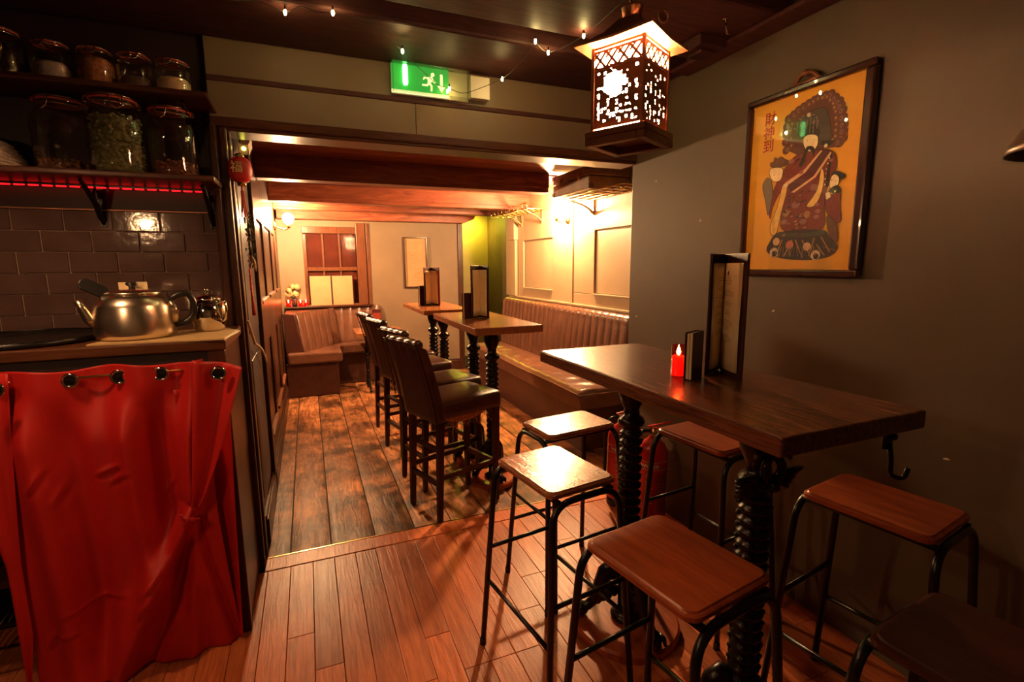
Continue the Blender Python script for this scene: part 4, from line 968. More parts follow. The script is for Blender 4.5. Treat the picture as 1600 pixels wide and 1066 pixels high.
# flat outlines of the printed figure, metres from the picture's centre
POLYS=[
('halo',[(-0.046, 0.12), (-0.072, 0.134), (-0.082, 0.199), (-0.072, 0.251), (-0.031, 0.272), (0.01, 0.285), (0.053, 0.296), (0.098, 0.292), (0.132, 0.258), (0.147, 0.224), (0.156, 0.173), (0.156, 0.128), (0.134, 0.103), (0.084, 0.106), (-0.015, 0.102)]),
('hat',[(-0.036, 0.221), (-0.01, 0.247), (0.035, 0.255), (0.083, 0.254), (0.099, 0.21), (0.111, 0.154), (0.122, 0.14), (0.073, 0.128), (0.061, 0.166), (0.006, 0.179), (-0.002, 0.16), (-0.028, 0.186)]),
('red',[(-0.016, 0.11), (0.084, 0.106), (0.127, 0.089), (0.143, 0.047), (0.135, 0.003), (0.11, -0.041), (0.107, -0.104), (0.119, -0.181), (0.076, -0.195), (-0.07, -0.186), (-0.071, -0.111), (-0.065, 0.001), (-0.116, -0.071), (-0.122, -0.133), (-0.128, -0.114), (-0.12, -0.026), (-0.098, 0.023), (-0.053, 0.084)]),
('cap',[(0.002, 0.173), (0.002, 0.204), (0.035, 0.207), (0.068, 0.183), (0.069, 0.152), (0.059, 0.161), (0.025, 0.173)]),
('face',[(-0.0, 0.164), (0.023, 0.172), (0.061, 0.16), (0.063, 0.126), (0.048, 0.107), (0.023, 0.109), (0.005, 0.134)]),
('black',[(-0.012, 0.06), (0.006, 0.098), (0.013, 0.12), (0.021, 0.13), (0.045, 0.125), (0.055, 0.108), (0.051, 0.081), (0.044, 0.102), (0.03, 0.117), (0.021, 0.107), (0.013, 0.072), (0.003, 0.055)]),
('black',[(0.081, 0.138), (0.132, 0.126), (0.108, 0.112), (0.069, 0.125)]),
('dkred',[(-0.05, -0.003), (0.019, 0.034), (0.084, 0.106), (0.118, 0.095), (0.066, 0.014), (-0.027, -0.038)]),
('cream',[(-0.068, 0.005), (0.018, 0.046), (0.077, 0.103), (0.084, 0.1), (0.021, 0.033), (-0.052, -0.004)]),
('cream',[(-0.033, -0.033), (0.057, 0.014), (0.114, 0.09), (0.121, 0.086), (0.065, 0.008), (-0.028, -0.04)]),
('gold',[(-0.074, 0.011), (-0.049, -0.01), (-0.072, -0.102), (-0.087, -0.198), (-0.117, -0.192), (-0.12, -0.151), (-0.089, -0.083)]),
('gold',[(0.085, 0.046), (0.101, 0.008), (0.094, -0.054), (0.072, -0.1), (0.032, -0.098), (0.06, -0.066), (0.079, -0.036)]),
('dark',[(-0.105, -0.206), (-0.08, -0.183), (0.119, -0.186), (0.139, -0.219), (0.177, -0.253), (0.154, -0.284), (0.085, -0.299), (-0.05, -0.293), (-0.138, -0.264)]),
('green',[(-0.08, -0.183), (-0.018, -0.195), (0.058, -0.196), (0.119, -0.186), (0.125, -0.206), (0.059, -0.211), (-0.017, -0.209), (-0.084, -0.2)]),
('brown',[(-0.14, 0.082), (-0.138, 0.1), (-0.125, 0.093), (-0.121, 0.116), (-0.105, 0.104), (-0.093, 0.114), (-0.068, 0.095), (-0.055, 0.091), (-0.062, 0.075), (-0.102, 0.074)]),
('face',[(-0.143, 0.061), (-0.134, 0.077), (-0.076, 0.069), (-0.082, 0.021), (-0.113, 0.017), (-0.134, 0.037)]),
('grey',[(-0.174, 0.012), (-0.152, 0.042), (-0.13, 0.028), (-0.117, -0.027), (-0.126, -0.079), (-0.133, -0.123), (-0.149, -0.058)]),
('black',[(0.125, 0.004), (0.134, 0.021), (0.159, 0.014), (0.168, 0.006), (0.178, 0.002), (0.174, -0.015), (0.16, -0.015), (0.143, 0.007)]),
('face',[(0.121, -0.023), (0.129, 0.005), (0.143, 0.007), (0.159, -0.01), (0.154, -0.035), (0.127, -0.043)]),
('black',[(0.117, -0.051), (0.131, -0.037), (0.155, -0.031), (0.169, -0.05), (0.168, -0.064), (0.141, -0.061)]),
('red',[(0.109, -0.072), (0.141, -0.061), (0.169, -0.06), (0.166, -0.11), (0.181, -0.162), (0.155, -0.168), (0.117, -0.121)]),
('brown',[(0.121, -0.129), (0.159, -0.166), (0.174, -0.229), (0.156, -0.234), (0.129, -0.186)]),
('face',[(0.109, -0.056), (0.124, -0.052), (0.132, -0.071), (0.116, -0.08)]),
('black',[(0.108, 0.007), (0.112, 0.053), (0.119, 0.089), (0.126, 0.083), (0.12, 0.036), (0.12, -0.026), (0.11, -0.041)]),
('ochre',[(-0.062, -0.217), (-0.056, -0.218), (-0.081, -0.284), (-0.088, -0.284)]),
('ochre',[(-0.016, -0.219), (-0.01, -0.22), (-0.043, -0.284), (-0.049, -0.284)]),
('ochre',[(-0.002, -0.22), (0.004, -0.22), (0.039, -0.29), (0.034, -0.29)]),
('ochre',[(0.027, -0.222), (0.033, -0.222), (0.076, -0.291), (0.071, -0.291)]),
('ochre',[(0.078, -0.216), (0.083, -0.216), (0.066, -0.282), (0.061, -0.282)]),
('ochre',[(0.104, -0.213), (0.109, -0.213), (0.149, -0.272), (0.144, -0.272)]),
('ochre',[(0.116, -0.25), (0.122, -0.251), (0.174, -0.268), (0.169, -0.268)]),
('ochre',[(0.089, -0.241), (0.094, -0.241), (0.129, -0.283), (0.124, -0.283)]),
]
DISCS=[
('cream',-0.085,-0.223,0.016,0.014),
('pink',-0.023,-0.238,0.017,0.015),
('cream',0.053,-0.248,0.016,0.014),
('white',-0.092,-0.268,0.021,0.018),
('dark',-0.089,-0.272,0.012,0.01),
('white',0.091,-0.281,0.019,0.018),
('dark',0.093,-0.286,0.011,0.01),
('mauve',-0.009,-0.085,0.018,0.015),
('mauve',0.028,-0.152,0.015,0.014),
('mauve',-0.055,-0.146,0.015,0.012),
('mauve',0.08,-0.093,0.009,0.008),
('mauve',0.085,-0.118,0.011,0.01),
('mauve',0.081,-0.138,0.011,0.01),
('mauve',-0.043,0.086,0.012,0.01),
('mauve',0.004,0.036,0.01,0.008),
('mauve',0.122,0.059,0.008,0.008),
('ochre',-0.05,-0.113,0.014,0.012),
('ochre',0.042,-0.126,0.014,0.013),
('white',0.018,0.243,0.008,0.006),
('mauve',0.039,0.212,0.007,0.007),
('red',0.038,0.193,0.005,0.005),
('red',0.029,0.117,0.003,0.003),
('black',0.019,0.15,0.004,0.004),
('black',0.048,0.147,0.004,0.003),
('black',-0.118,0.046,0.003,0.003),
('black',-0.096,0.044,0.003,0.003),
('black',0.13,-0.012,0.003,0.003),
('black',0.145,-0.018,0.003,0.002),
('face',0.096,0.115,0.007,0.007),
('face',-0.06,-0.004,0.009,0.008),
('white',0.106,0.031,0.002,0.002),
('white',0.105,0.015,0.002,0.002),
('white',0.104,-0.004,0.003,0.003),
('white',0.104,-0.024,0.003,0.002),
('white',0.11,0.05,0.003,0.003),
('white',0.114,0.068,0.003,0.002),
]

# ------------------------------------------------------------------ framed folk print of the wealth god
pc = thing('framed_picture', 'large framed yellow folk print of a robed bearded figure on the green wall', 'picture', (1.81, 1.4125, 1.7195))
hw, hh = .2605, .362
fm = MB()
for z0, z1 in ((-hh, -hh+.026), (hh-.026, hh)): fm.box(-.034, -.002, -hw, hw, z0, z1)
for y0, y1 in ((-hw, -hw+.034), (hw-.022, hw)): fm.box(-.034, -.002, y0, y1, -hh+.026, hh-.026)
obj('frame', fm, M_FRAME, pc, .007)
obj('backing', MB().box(-.014, -.002, -hw+.02, hw-.015, -hh+.015, hh-.015), plain('gold_print_ground', (.80, .40, .022), .5, var=.05, scale=3), pc)
PM = ['halo', 'hat', 'red', 'cap', 'face', 'black', 'dkred', 'cream', 'gold', 'dark', 'green', 'brown', 'grey', 'ochre', 'pink', 'white', 'mauve']
PCOL = dict(halo=(.13, .035, .022), hat=(.075, .06, .05), red=(.20, .022, .016), cap=(.035, .022, .022), face=(.95, .76, .46), black=(.018, .012, .012), dkred=(.10, .010, .014), cream=(.75, .45, .25), gold=(.88, .60, .16), dark=(.032, .016, .018), green=(.05, .05, .035), brown=(.15, .055, .03), grey=(.20, .17, .13), ochre=(.42, .19, .06), pink=(.62, .18, .13), white=(.72, .58, .40), mauve=(.30, .12, .11))
pms = [plain('print_'+n, PCOL[n], .55, var=.12, scale=60) for n in PM]
mb = MB(); dep = [.0142]
def flatp(m, poly):
    dep[0] += .000014
    ar = sum(a[0]*b[1]-b[0]*a[1] for a, b in zip(poly, poly[1:]+poly[:1]))
    p = poly if ar > 0 else poly[::-1]
    mb.prism(p, 0, .0002, PM.index(m), Matrix(((0,0,-1,-dep[0]),(-1,0,0,0),(0,1,0,0),(0,0,0,1))))
def disc(m, u, v, ru, rv, n=14): flatp(m, [(u+ru*math.cos(2*PI*k/n), v+rv*math.sin(2*PI*k/n)) for k in range(n)])
hal = POLYS[0][1]
flatp('halo', hal)
P_ = hal[1:13]
for (x0, y0), (x1, y1) in zip(P_, P_[1:]):               # scalloped plumes round the halo
    for t in (0, .5):
        x, y = x0+(x1-x0)*t, y0+(y1-y0)*t
        disc('halo', x, y, .017, .017); disc('brown', x*.95+.001, y*.985+.003, .011, .012); disc('mauve', x*.945+.001, y*.982+.003, .006, .008); disc('halo', x*.94+.001, y*.98+.003, .003, .004)
        disc('brown', x*.78+.006, y*.90+.026, .009, .010); disc('ochre', x*.78+.006, y*.90+.026, .004, .005)
def grown(p, d=.0022):
    c = [sum(q[i] for q in p)/len(p) for i in (0, 1)]; ar = sum(a[0]*b[1]-b[0]*a[1] for a, b in zip(p, p[1:]+p[:1])); sg = 1 if ar > 0 else -1
    out = []
    for i in range(len(p)):
        a, b, e = p[i-1], p[i], p[(i+1) % len(p)]; n = Vector((0, 0))
        for s0, s1 in ((a, b), (b, e)): v = Vector((s1[1]-s0[1], s0[0]-s1[0])); n += v.normalized()*sg if v.length > 1e-6 else Vector((0, 0))
        n = n.normalized() if n.length > 1e-6 else n; out.append((b[0]+n.x*d, b[1]+n.y*d))
    return out
def rounded(p):                                         # corners cut twice
    for _ in range(2):
        q = []
        for a, b in zip(p, p[1:]+p[:1]): q += [(a[0]*.78+b[0]*.22, a[1]*.78+b[1]*.22), (a[0]*.22+b[0]*.78, a[1]*.22+b[1]*.78)]
        p = q
    return p
for m, p in POLYS[1:]:                                   # dark outline, then the colour
    if m not in ('ochre', 'cream') and len(p) > 4: p = rounded(p)
    if m in ('red', 'gold', 'face', 'dkred', 'hat', 'grey', 'brown', 'dark'): flatp('black', grown(p))
    flatp(m, p)
for m, u, v, ru, rv in DISCS: disc(m, u, v, *((.0022, .0012) if m == 'black' else (max(ru, rv), max(ru, rv)*.7 if m == 'mauve' else max(ru, rv))))
r5 = random.Random(21)
for k in range(46):                                      # cloud and dragon motifs of the robe, in two tones
    u = r5.uniform(-.062, .045); v = r5.uniform(-.205, -.035)
    m = r5.choice(('dkred', 'dkred', 'mauve', 'ochre', 'black')); s_ = r5.uniform(.0022, .0042)
    disc(m, u, v, s_*2.2, s_*.7, 8); disc(m, u+s_*.8, v+s_*.9, s_*1.2, s_*.6, 8)
for k in range(22):                                      # hatching on the skirt and the hat
    u = -.10+k*.0085; flatp(r5.choice(('ochre', 'brown', 'grey')), [(u, -.245), (u+.002, -.245), (u+.004+.012*math.sin(k), -.285), (u+.002+.012*math.sin(k), -.285)])
for k in range(9):
    a_ = PI*.15+k*PI*.09; disc('mauve', .012+.052*math.cos(a_), .178+.07*math.sin(a_), .0035, .0035, 8)
for k in range(7): flatp('grey', [(-.03+k*.014, .19+.02*math.sin(k)), (-.027+k*.014, .19+.02*math.sin(k)), (-.022+k*.013, .23+.012*math.sin(k*2)), (-.025+k*.013, .23+.012*math.sin(k*2))])
for su in (-.019, .012):                                 # brows, eyes, nose and mouth of the face
    flatp('black', [(su-.008, .114), (su+.006, .117), (su+.006, .119), (su-.008, .116)])
flatp('brown', [(-.003, .104), (.0, .104), (.002, .092), (-.004, .092)]); disc('red', -.002, .082, .004, .002, 8)
flatp('black', [(-.018, .088), (-.003, .090), (-.003, .087), (-.020, .078), (-.024, .066), (-.026, .070)]); flatp('black', [(.014, .088), (.0, .090), (.0, .087), (.016, .078), (.020, .066), (.022, .070)])
obj('printed_figure', mb, pms, pc)
M_REDINK = plain('red_ink', (.40, .03, .02), .6)
for ch, u, v in (('財', -.155, .270), ('神', -.157, .215), ('到', -.157, .163)):
    text_mesh(ch, .054, pc, Matrix(((0,0,-1,-.0146),(-1,0,0,-u),(0,1,0,v),(0,0,0,1))), M_REDINK, 'lettering')
obj('glass', MB().box(-.0195, -.0185, -hw+.021, hw-.030, -hh+.022, hh-.022), M_PANE, pc)
og = MB()
og.tube(bez((-.02, .05, hh), (-.03, .02, hh+.05), (-.03, -.01, hh+.028), 8), .009, 7).tube(bez((-.02, -.05, hh), (-.03, -.03, hh+.04), (-.03, .0, hh+.03), 8), .008, 7)
og.ball((-.024, 0, hh+.034), .014, 8).tube([(-.02, .055, hh+.004), (-.02, -.055, hh+.004)], .007, 7)
obj('carved_crest', og, M_COPPER, pc)

# chart in a thin frame on the beige wall
cp = thing('framed_chart', 'narrow framed chart of small characters on the beige back wall', 'picture', (1.305, 6.45, 1.45))
w, h = .152, .322
fm = MB()
for z0, z1 in ((-h, -h+.016), (h-.016, h)): fm.box(-w, w, -.035, -.002, z0, z1)
for x0, x1 in ((-w, -w+.016), (w-.016, w)): fm.box(x0, x1, -.035, -.002, -h+.016, h-.016)
obj('frame', fm, M_FRAME, cp, .003)
obj('sheet', MB().box(-w+.012, w-.012, -.012, -.004, -h+.012, h-.012), M_BOARDS, cp)
rg = random.Random(3); mb = MB()
for i in range(9):
    for j in range(24):
        if rg.random() < .8:
            x = -.088+i*.022+rg.uniform(-.003, .003); z = -.235+j*.0205; s = rg.uniform(.003, .0075)
            mb.box(x-s, x+s, -.0135, -.0125, z-s*rg.uniform(.5, 1), z+s*.8)
mb.box(-.11, .11, -.0135, -.0125, -.262, -.259).box(-.11, .11, -.0135, -.0125, .258, .261).box(-.112, -.109, -.0135, -.0125, -.262, .261).box(.109, .112, -.0135, -.0125, -.262, .261)
obj('print', mb, plain('chart_ink', (.36, .16, .06), .8), cp)

# ------------------------------------------------------------------ menus, small books and candles on the tables
def menu(label, spine, lf, rf, h, z, cover=M_COVER, text=True, backc=None):
    sx, sy = spine; t = thing('menu', label, 'menu', (sx, sy, z))
    for i, (fx, fy) in enumerate((lf, rf)):
        d = Vector((fx-sx, fy-sy, 0)); Ln = d.length; d /= Ln
        nv = Vector((-d.y, d.x, 0)); other = Vector(((rf, lf)[i][0]-sx, (rf, lf)[i][1]-sy, 0))
        if nv.dot(other) < 0: nv = -nv                   # inward, towards the other cover
        Mx = Matrix(((d.x, nv.x, 0, 0), (d.y, nv.y, 0, 0), (0, 0, 1, 0), (0, 0, 0, 1)))
        obj('cover', MB().box(0, Ln, -.0045, 0, 0, h, 0, Mx), (backc if (backc and i == 1) else cover), t, .0015)
        for z0, z1 in ((h-.028, h-.003), (.003, .02)): obj('pocket_edge', MB().box(.004, Ln-.002, .0005, .002, z0, z1, 0, Mx), cover, t)
        for k in range(3):
            def pg(u, v, k=k): return Mx @ Vector((.006+(Ln*.80-.004*k)*u, .003+.002*k+.004*math.sin(PI*u)*(1+.15*k)+.0012*math.sin(v*5+k)*u, .016+(h-.044)*v))
            obj('page', MB().grid(pg, 16, 8), M_PAGE, t, solid=.0004)
        if text:
            mb = MB(); rg = random.Random(i+3); zz = h-.07
            groups = (3, 3, 2, 3, 2, 3, 4) if i == 0 else (5, 4, 3, 3, 6, 5)
            for g in groups:
                for k in range(g):
                    l_ = rg.uniform(.18, .5)*(.6 if k == 0 else 1); c_ = .52 if i else .62
                    u0, u1 = c_-l_*.62, c_+l_*.62
                    q = []
                    for e in range(6):
                        uu = u0+(u1-u0)*e/5
                        for dz in (0, .0013):
                            v = (zz+dz-.016)/(h-.044); q.append(Mx @ Vector((.006+(Ln*.80-.008)*uu, .003+.004+.004*math.sin(PI*uu)*1.3+.0012*math.sin(v*5+2)*uu+.0016, zz+dz)))
                    mb.add(q, [(2*e, 2*e+2, 2*e+3, 2*e+1) for e in range(5)])
                    zz -= .0055
                zz -= .012
                if zz < .05: break
            if i == 1:
                for k in range(3):
                    cu_ = .5; ang = [2*PI*j/10 for j in range(10)]
                    q = [Mx @ Vector((.006+Ln*.80*.46+.006*math.cos(a_)+.004*(k-1), .0145, h-.062+.010*math.sin(a_)*(1-.3*k)+.004*k)) for a_ in ang]
                    if k == 1: mb.add(q, [tuple(range(10))])
            obj('print', mb, M_INK, t, stuff=False)
    return t
menu('tall open maroon menu showing cream pages on the long dark table', (1.217, 1.197), (1.106, 1.140), (1.150, 1.045), .368, 1.0705)
menu('tall open dark menu on the middle table', (1.035, 3.075), (.950, 2.985), (1.055, 2.955), .338, 1.0705, text=False)
menu('tall open menu with a red back cover on the back table', (.985, 4.24), (.905, 4.14), (1.03, 4.115), .325, 1.0705, text=False, backc=M_COVERRED)
def book(label, loc, rz, w, h, d):
    t = thing('drinks_list', label, 'booklet', loc, rz)
    obj('cover', MB().box(0, w, -d/2, -d/2+.003, 0, h).box(0, w, d/2-.003, d/2, 0, h).box(w-.003, w, -d/2+.003, d/2-.003, 0, h), M_COVER, t, .001)
    mb = MB()
    n = 4
    for k in range(n): mb.box(.003+.002*(k % 2), w-.004, -d/2+.004+(d-.008)*k/n, -d/2+.004+(d-.008)*(k+.8)/n, .003, h-.004)
    obj('page_block', mb, M_PAGE, t)
book('small upright booklet leaning beside the red candle on the long table', (1.010, 1.110, 1.0705), math.radians(25), .075, .142, .026)
book('small upright booklet beside the tall menu on the middle table', (.905, 3.02, 1.0705), math.radians(12), .055, .165, .03)
book('small upright booklet beside the red-backed menu on the back table', (.870, 4.20, 1.0705), math.radians(12), .05, .17, .03)
def candle(label, loc, r, h, lit=14, group='red glass candles'):
    t = thing('candle', label, 'candle', loc, 0, group)
    obj('holder', MB().lathe([(1e-4, 0), (r*.96, 0), (r, .003), (r, h), (r*.9, h), (r*.9, h-.003)], 22, cap=False), M_WAX_GLASS, t)
    obj('wax', MB().lathe([(1e-4, .005), (r*.86, .005), (r*.86, h*.66), (r*.5, h*.63), (1e-4, h*.63)], 18), M_WAXGLOW, t)
    obj('wick', MB().tube([(0, 0, h*.63), (.001, 0, h*.63+.010)], .0012, 5), M_BLACK, t)
    obj('flame', MB().lathe([(1e-4, h*.66), (.0055, h*.66+.006), (.0065, h*.66+.012), (.004, h*.66+.022), (1e-4, h*.66+.034)], 10), M_FLAME, t)
M_WAX_GLASS = clear('red_candle_glass_clear', (1, .12, .06), .05, .45)
M_WAXGLOW = glow('glowing_red_wax', (.85, .02, .012), .55)
M_FLAME = glow('flame', (1, .62, .2), 60)
candle('lit red glass candle beside the small booklet on the long table', (1.022, 1.165, 1.0705), .021, .098)
for i, (x, y) in enumerate(((-.225, 6.385), (-.095, 6.375), (-.035, 6.375))):
    candle(('lit red candle at the left end of the window ledge', 'lit red candle at the foot of the flower ornament', 'lit red candle beside the cream open boards')[i], (x, y, .94), .027, .07)
candle('lit red glass candle on the low table by the booth', (.615, 5.68, .6855), .026, .10)
ms = thing('menu_holder', 'dark upright menu holder on the low table behind the red candle', 'menu', (.70, 5.74, .6855))
obj('back', MB().box(-.05, .05, .0, .02, 0, .24), M_COVER, ms, .003)
obj('base', MB().box(-.06, .06, -.03, .04, 0, .014), M_DWOOD, ms, .003)
obj('inserts', MB().box(-.044, .044, -.008, -.001, .014, .20), M_COVERRED, ms)
# window ledge things
sh_ = struct('trim_9', MB().box(-.275, .74, 6.345, 6.45, .918, .938), M_DWOOD, None, .004)
ob = thing('open_boards', 'large open cream double board standing on the window ledge', 'board', (.265, 6.36, .9385))
for s_ in (0, 1):
    x0 = -.245+.25*s_
    M = Matrix.Rotation(-.10, 4, 'X')
    obj('backing', MB().box(x0-.004, x0+.242, .004, .012, 0, .365, 0, M), M_COVER, ob, .002)
    obj('sheet', MB().box(x0+.004, x0+.236, -.002, .0035, .008, .358, 0, M), M_BOARDS, ob, .001)
fo = thing('flower_ornament', 'small ornament of pale round petals between the ledge candles', 'ornament', (-.160, 6.415, .938))
obj('pot', MB().lathe([(.022, 0), (.028, .03), (.027, .09), (.022, .10)], 14), M_DARKWALL, fo)
rg = random.Random(9)
for k in range(6):
    an = rg.uniform(0, 6.28); rr = rg.uniform(.02, .07); zz = rg.uniform(.14, .27)
    M = Matrix.Translation((rr*math.cos(an), rr*math.sin(an)*.4-.02, zz)) @ Matrix.Rotation(rg.uniform(.9, 1.6), 4, 'X') @ Matrix.Rotation(rg.uniform(-.5, .5), 4, 'Y')
    obj('petal', MB().lathe([(1e-4, 0), (.022, .003), (.034, .010), (.036, .014)], 12, (0, 0, 0), 0, True, M), M_MAT, fo)
    obj('stem', MB().tube([(0, 0, .09), (rr*math.cos(an)*.6, rr*math.sin(an)*.3-.01, zz*.75), (rr*math.cos(an), rr*math.sin(an)*.4-.02, zz)], .0025, 5), M_IRON, fo)

# ------------------------------------------------------------------ fire extinguishers
def extinguisher(label, loc, rz):
    t = thing('fire_extinguisher', label, 'extinguisher', loc, rz, 'red fire extinguishers')
    r = .078; H = .47
    obj('cylinder', MB().lathe([(1e-4, .03), (r*.7, .02), (r*.96, .035), (r, .05), (r, H-.07), (r*.96, H-.045), (r*.8, H-.015), (r*.5, H+.008), (r*.3, H+.018), (r*.28, H+.028)], 36), M_EXT, t)
    obj('foot_ring', MB().lathe([(r*.98, 0), (r*1.0, .005), (r*1.0, .045), (r*.93, .045), (r*.92, 0)], 30), M_BLACK, t)
    obj('valve', MB().lathe([(.020, H+.024), (.020, H+.045), (.014, H+.05), (.014, H+.072)], 14).tube([(.0, -.012, H+.05), (.0, -.035, H+.05)], .008, 8), M_BRASS, t)
    obj('lever', MB().bar((-.03, 0, H+.078), (.10, 0, H+.108), .018, .006).bar((-.02, 0, H+.070), (.105, 0, H+.066), .016, .008), M_EXT, t, .002)
    obj('gauge', MB().lathe([(.015, 0), (.015, .010), (.012, .012)], 14, (0, -.035, H+.05), 0, True, Matrix.Rotation(PI/2, 4, 'X')), M_CHROME, t)
    obj('hose', MB().tube(fillet([(-.015, 0, H+.055), (-.07, -.02, H+.06), (-.096, -.01, H-.02), (-.094, 0, .2), (-.09, .0, .12)], .05), .010, 8), M_BLACK, t)
    def wrap(a0, a1, z0, z1, rr=r+.0008):
        n = 10; vs = [];
        for zz in (z0, z1): vs += [(rr*math.cos(a0+(a1-a0)*k/n), rr*math.sin(a0+(a1-a0)*k/n), zz) for k in range(n+1)]
        return MB().add(vs, [(k, k+1, n+2+k, n+1+k) for k in range(n)], 0, True)
    f = -PI/2
    obj('band', wrap(f-1.25, f+1.25, .372, .374), M_WHITE, t); copy_b = wrap(f-1.25, f+1.25, .330, .332)
    obj('band', copy_b, M_WHITE, t)
    lb = MB()
    for zz, lo, hi in ((.30, -.62, -.1), (.289, -.62, -.2), (.262, -.62, -.12), (.25, -.62, -.3), (.225, -.6, -.1), (.20, -.6, -.25), (.185, -.6, -.12), (.155, -.6, -.2), (.145, -.6, -.1)):
        m2 = wrap(f+lo, f+hi, zz, zz+.0035); lb.add(m2.v, m2.f)
    for zz, lo, hi in ((.285, .25, .75), (.27, .25, .6), (.25, .25, .75), (.235, .25, .7), (.21, .25, .65)):
        m2 = wrap(f+lo, f+hi, zz, zz+.003); lb.add(m2.v, m2.f)
    obj('label_lines', lb, plain('label_pink', (.62, .30, .24), .5), t)
    obj('label_panel', wrap(f+.15, f+.85, .10, .305, r+.0004), plain('label_dark_red', (.30, .04, .035), .45), t)
    obj('service_tag', wrap(f+1.0, f+1.45, .14, .30), M_WHITE, t)
    for i, ch in enumerate('WATER'):
        an = f-.80+i*.245
        text_mesh(ch, .030, t, Matrix.Rotation(an+PI/2, 4, 'Z') @ Matrix(((1,0,0,0),(0,0,-1,-r-.001),(0,1,0,.350),(0,0,0,1))), M_WHITE, 'lettering')
    return t
extinguisher('red water fire extinguisher by the green wall, right of the iron column', (1.665, 2.065, 0), math.radians(-28))
extinguisher('red fire extinguisher half hidden behind the iron column, black hose to its left', (1.645, 2.33, 0), math.radians(-20))

# ------------------------------------------------------------------ luggage racks and the case
def rack(name, label, y0, y1, x0, z, brs, gallery=True):
    t = thing(name, label, 'rack', (2.30, (y0+y1)/2, z)); l = (y1-y0)/2; d = x0-2.30
    mb = MB()
    for x in (d, d*.72, d*.44, d*.16): mb.tube([(x, -l, 0), (x, l, 0)], .006, 7)
    obj('long_bars', mb, M_BRASS, t)
    cb_ = obj('cross_bar', MB().bar((d, 0, .0), (-.004, 0, 0), .010, .006), M_BRASS, t, loc=(0, -l, 0))
    n = max(3, int((y1-y0)/.11))
    for k in range(1, n+1): copy_of(cb_, t, (0, -l+2*l*k/n, 0))
    if gallery: obj('front_rail', MB().tube([(d-.004, -l, .055), (d-.004, l, .055)], .006, 7), M_BRASS, t)
    u = gallery and obj('upright', MB().tube([(d-.002, 0, 0), (d-.004, 0, .055)], .0045, 6), M_BRASS, t, loc=(0, -l, 0))
    for k in range(1, n+1 if gallery else 1): copy_of(u, t, (0, -l+2*l*k/n, 0))
    for b in brs:
        m = MB().bar((-.004, b-t.location.y, -.125), (-.004, b-t.location.y, 0), .022, .012, 0, (1, 0, 0))
        m.tube(bez((-.008, b-t.location.y, -.11), (-.05, b-t.location.y, -.04), (d*.8, b-t.location.y, -.010), 8), [.012, .012, .011, .010, .009, .008, .007, .006, .006], 8)
        obj('bracket', m, M_BRASS, t)
    return t
rack('luggage_rack', 'near brass luggage rack on the pale panelling, holding a suitcase', 2.90, 3.79, 1.99, 1.948, (3.74, 3.0), False)
rack('luggage_rack', 'far brass luggage rack beyond the wall lamp, empty', 4.60, 5.62, 2.06, 1.965, (5.28, 4.75))
sc_ = thing('suitcase', 'old brown suitcase with metal latches lying on the near luggage rack', 'suitcase', (2.08, 3.46, 1.9555))
M_CASE = plain('worn_brown_case', (.20, .10, .05), .5, var=.25, scale=10, bmp=.3)
M_CASEEND = plain('dark_red_case_end', (.10, .035, .025), .45, var=.2)
obj('body', MB().box(-.15, .205, -.25, .33, 0, .095), M_CASE, sc_, .010)
obj('lid', MB().box(-.15, .205, -.25, .33, .097, .170), M_CASE, sc_, .010)
for y in (-.11, .17):
    obj('latch', MB().box(-.156, -.149, y-.022, y+.022, .075, .135).box(-.160, -.155, y-.012, y+.012, .09, .118), M_BRASS, sc_, .002)
obj('handle', MB().tube(fillet([(-.152, .0, .085), (-.178, .0, .085), (-.178, .09, .085), (-.152, .09, .085)], .012), .007, 8), M_CASEEND, sc_)
for y in (-.25, .33):
    for zz in (.02, .15): obj('corner_cap', MB().box(-.154, -.11, y-.004 if y < 0 else y-.04, y+.04 if y < 0 else y+.004, zz-.018, zz+.018), M_CASEEND, sc_, .004)

# ------------------------------------------------------------------ decorations hanging inside the left door post
rl = thing('red_lantern', 'small red paper lantern with gold character and tassel at the door post', 'lantern', (-.232, 2.44, 1.815))
obj('body', MB().lathe([(.016, -.052), (.030, -.046), (.042, -.028), (.046, 0), (.042, .028), (.030, .046), (.016, .052)], 20), plain('red_lantern_cloth', (.48, .012, .014), .5), rl)
obj('gold_cap', MB().lathe([(.016, .05), (.018, .052), (.018, .062), (.014, .066)], 14).lathe([(.014, -.066), (.018, -.062), (.018, -.052), (.016, -.05)], 14), M_BRASS, rl)
tb = MB().tube([(0, 0, -.066), (0, 0, -.085)], .004, 6)
for k in range(9): tb.tube([(.004*math.cos(k), .004*math.sin(k), -.085), (.010*math.cos(k*.7), .010*math.sin(k*.7), -.175-.01*(k % 3))], .0022, 4)
obj('tassel', tb, plain('red_tassel', (.50, .06, .05), .7), rl)
obj('string', MB().tube([(0, 0, .064), (0, .008, .165)], .0014, 5), M_BRASS, rl)
text_mesh('福', .048, rl, Matrix.Rotation(math.radians(-12), 4, 'Z') @ Matrix(((1,0,0,0),(0,0,-1,-.0465),(0,1,0,.002),(0,0,0,1))), M_BRASS, 'lettering')
el = thing('emergency_light', 'small pale emergency light box at the top of the left door jamb', 'lamp', (-.235, 2.79, 1.99))
M = Matrix.Rotation(.35, 4, 'X')
obj('housing', MB().box(-.022, .022, -.10, .10, -.030, .018, 0, M), M_WHITE, el, .004)
obj('lamp', MB().ball((.0, -.09, -.034), .010, 10), glow('small_yellow_lamp', (1, .85, .1), 6), el)
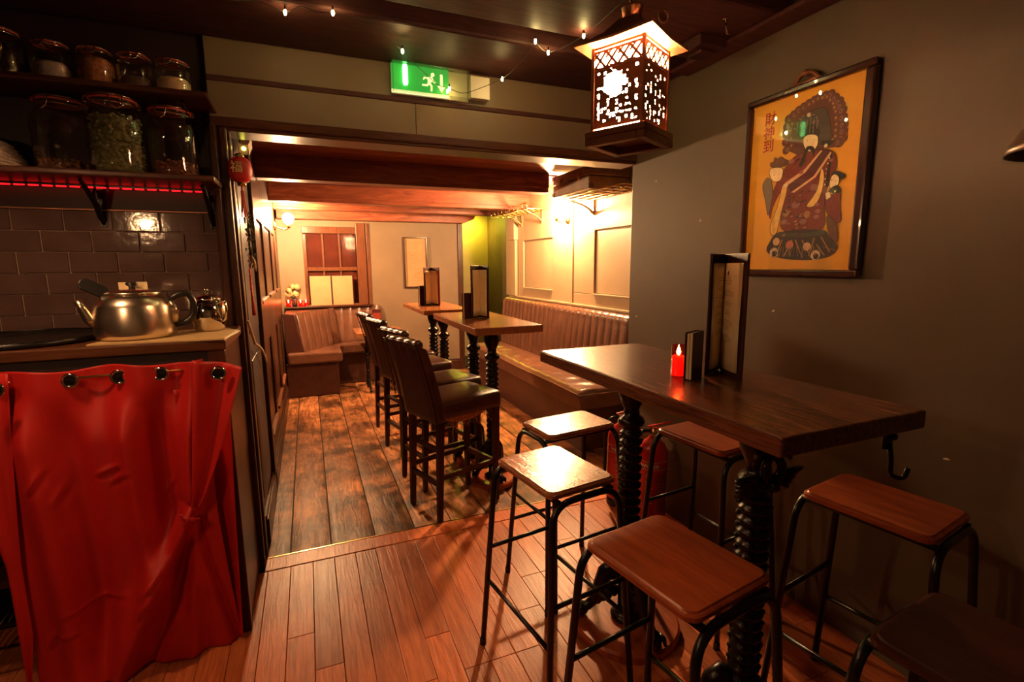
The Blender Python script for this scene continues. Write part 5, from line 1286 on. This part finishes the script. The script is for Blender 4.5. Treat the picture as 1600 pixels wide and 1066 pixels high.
obj('bracket', MB().box(-.03, -.018, -.03, .03, -.03, .16), M_DWOODZ, el)
gl = thing('garland', 'dried green garland hanging inside the left door post', 'garland', (-.245, 2.62, 1.56))
rg = random.Random(4); mb = MB()
for k in range(70):
    zz = .10-.24*rg.random(); a_ = rg.uniform(0, 6.28); r_ = rg.uniform(.008, .035)
    p = (.5*r_*math.cos(a_)+.01, r_*math.sin(a_), zz); q = (p[0]+rg.uniform(-.01, .012), p[1]+rg.uniform(-.015, .015), zz-rg.uniform(.01, .03))
    mb.tube([p, q], [.004, .0015], 4)
obj('sprigs', mb, plain('dried_sprig', (.09, .08, .035), .8, var=.5, scale=60), gl, stuff=True)
obj('stem', MB().tube([(0, 0, .18), (.006, .01, .05), (.004, 0, -.12)], .003, 5), M_IRON, gl)
obj('bow', MB().tube(bez((.008, -.02, -.10), (.03, -.045, -.11), (.02, -.02, -.16), 6), .004, 5).tube(bez((.008, -.02, -.10), (.03, .02, -.12), (.02, .03, -.17), 6), .004, 5), M_MAT, gl)
kc = thing('red_knot_charm', 'red knotted charm hanging below the garland at the door post', 'charm', (-.245, 2.54, 1.34))
mb = MB()
for k in range(6):
    zz = .05-.02*k; s_ = .020-.0025*abs(k-2.5)
    mb.tube([(.006, s_*math.cos(t), zz+.010*math.sin(t)) for t in [2*PI*i/12 for i in range(12)]], .004, 6, True)
obj('knot', mb, plain('red_cord', (.50, .02, .02), .6), kc)
obj('tassel', MB().tube([(.006, 0, -.06), (.008, .003, -.15)], [.005, .009], 7), plain('red_cord_tassel', (.45, .02, .02), .7), kc)
obj('cord', MB().tube([(.006, 0, .06), (.006, 0, .13)], .0015, 5), M_RUBBER, kc)
cord = tag(obj('hanging_cord', MB().tube(bez((0, 0, .30), (.02, .03, .19), (.012, .10, .18), 8)+bez((.012, .10, .18), (.02, .40, .12), (.012, .62, .0), 8)[1:], .006, 6), M_MAT, None, 0, (-.262, 2.50, .87)), 'pale cord looped along the dark panelled wall inside the opening', 'cord')
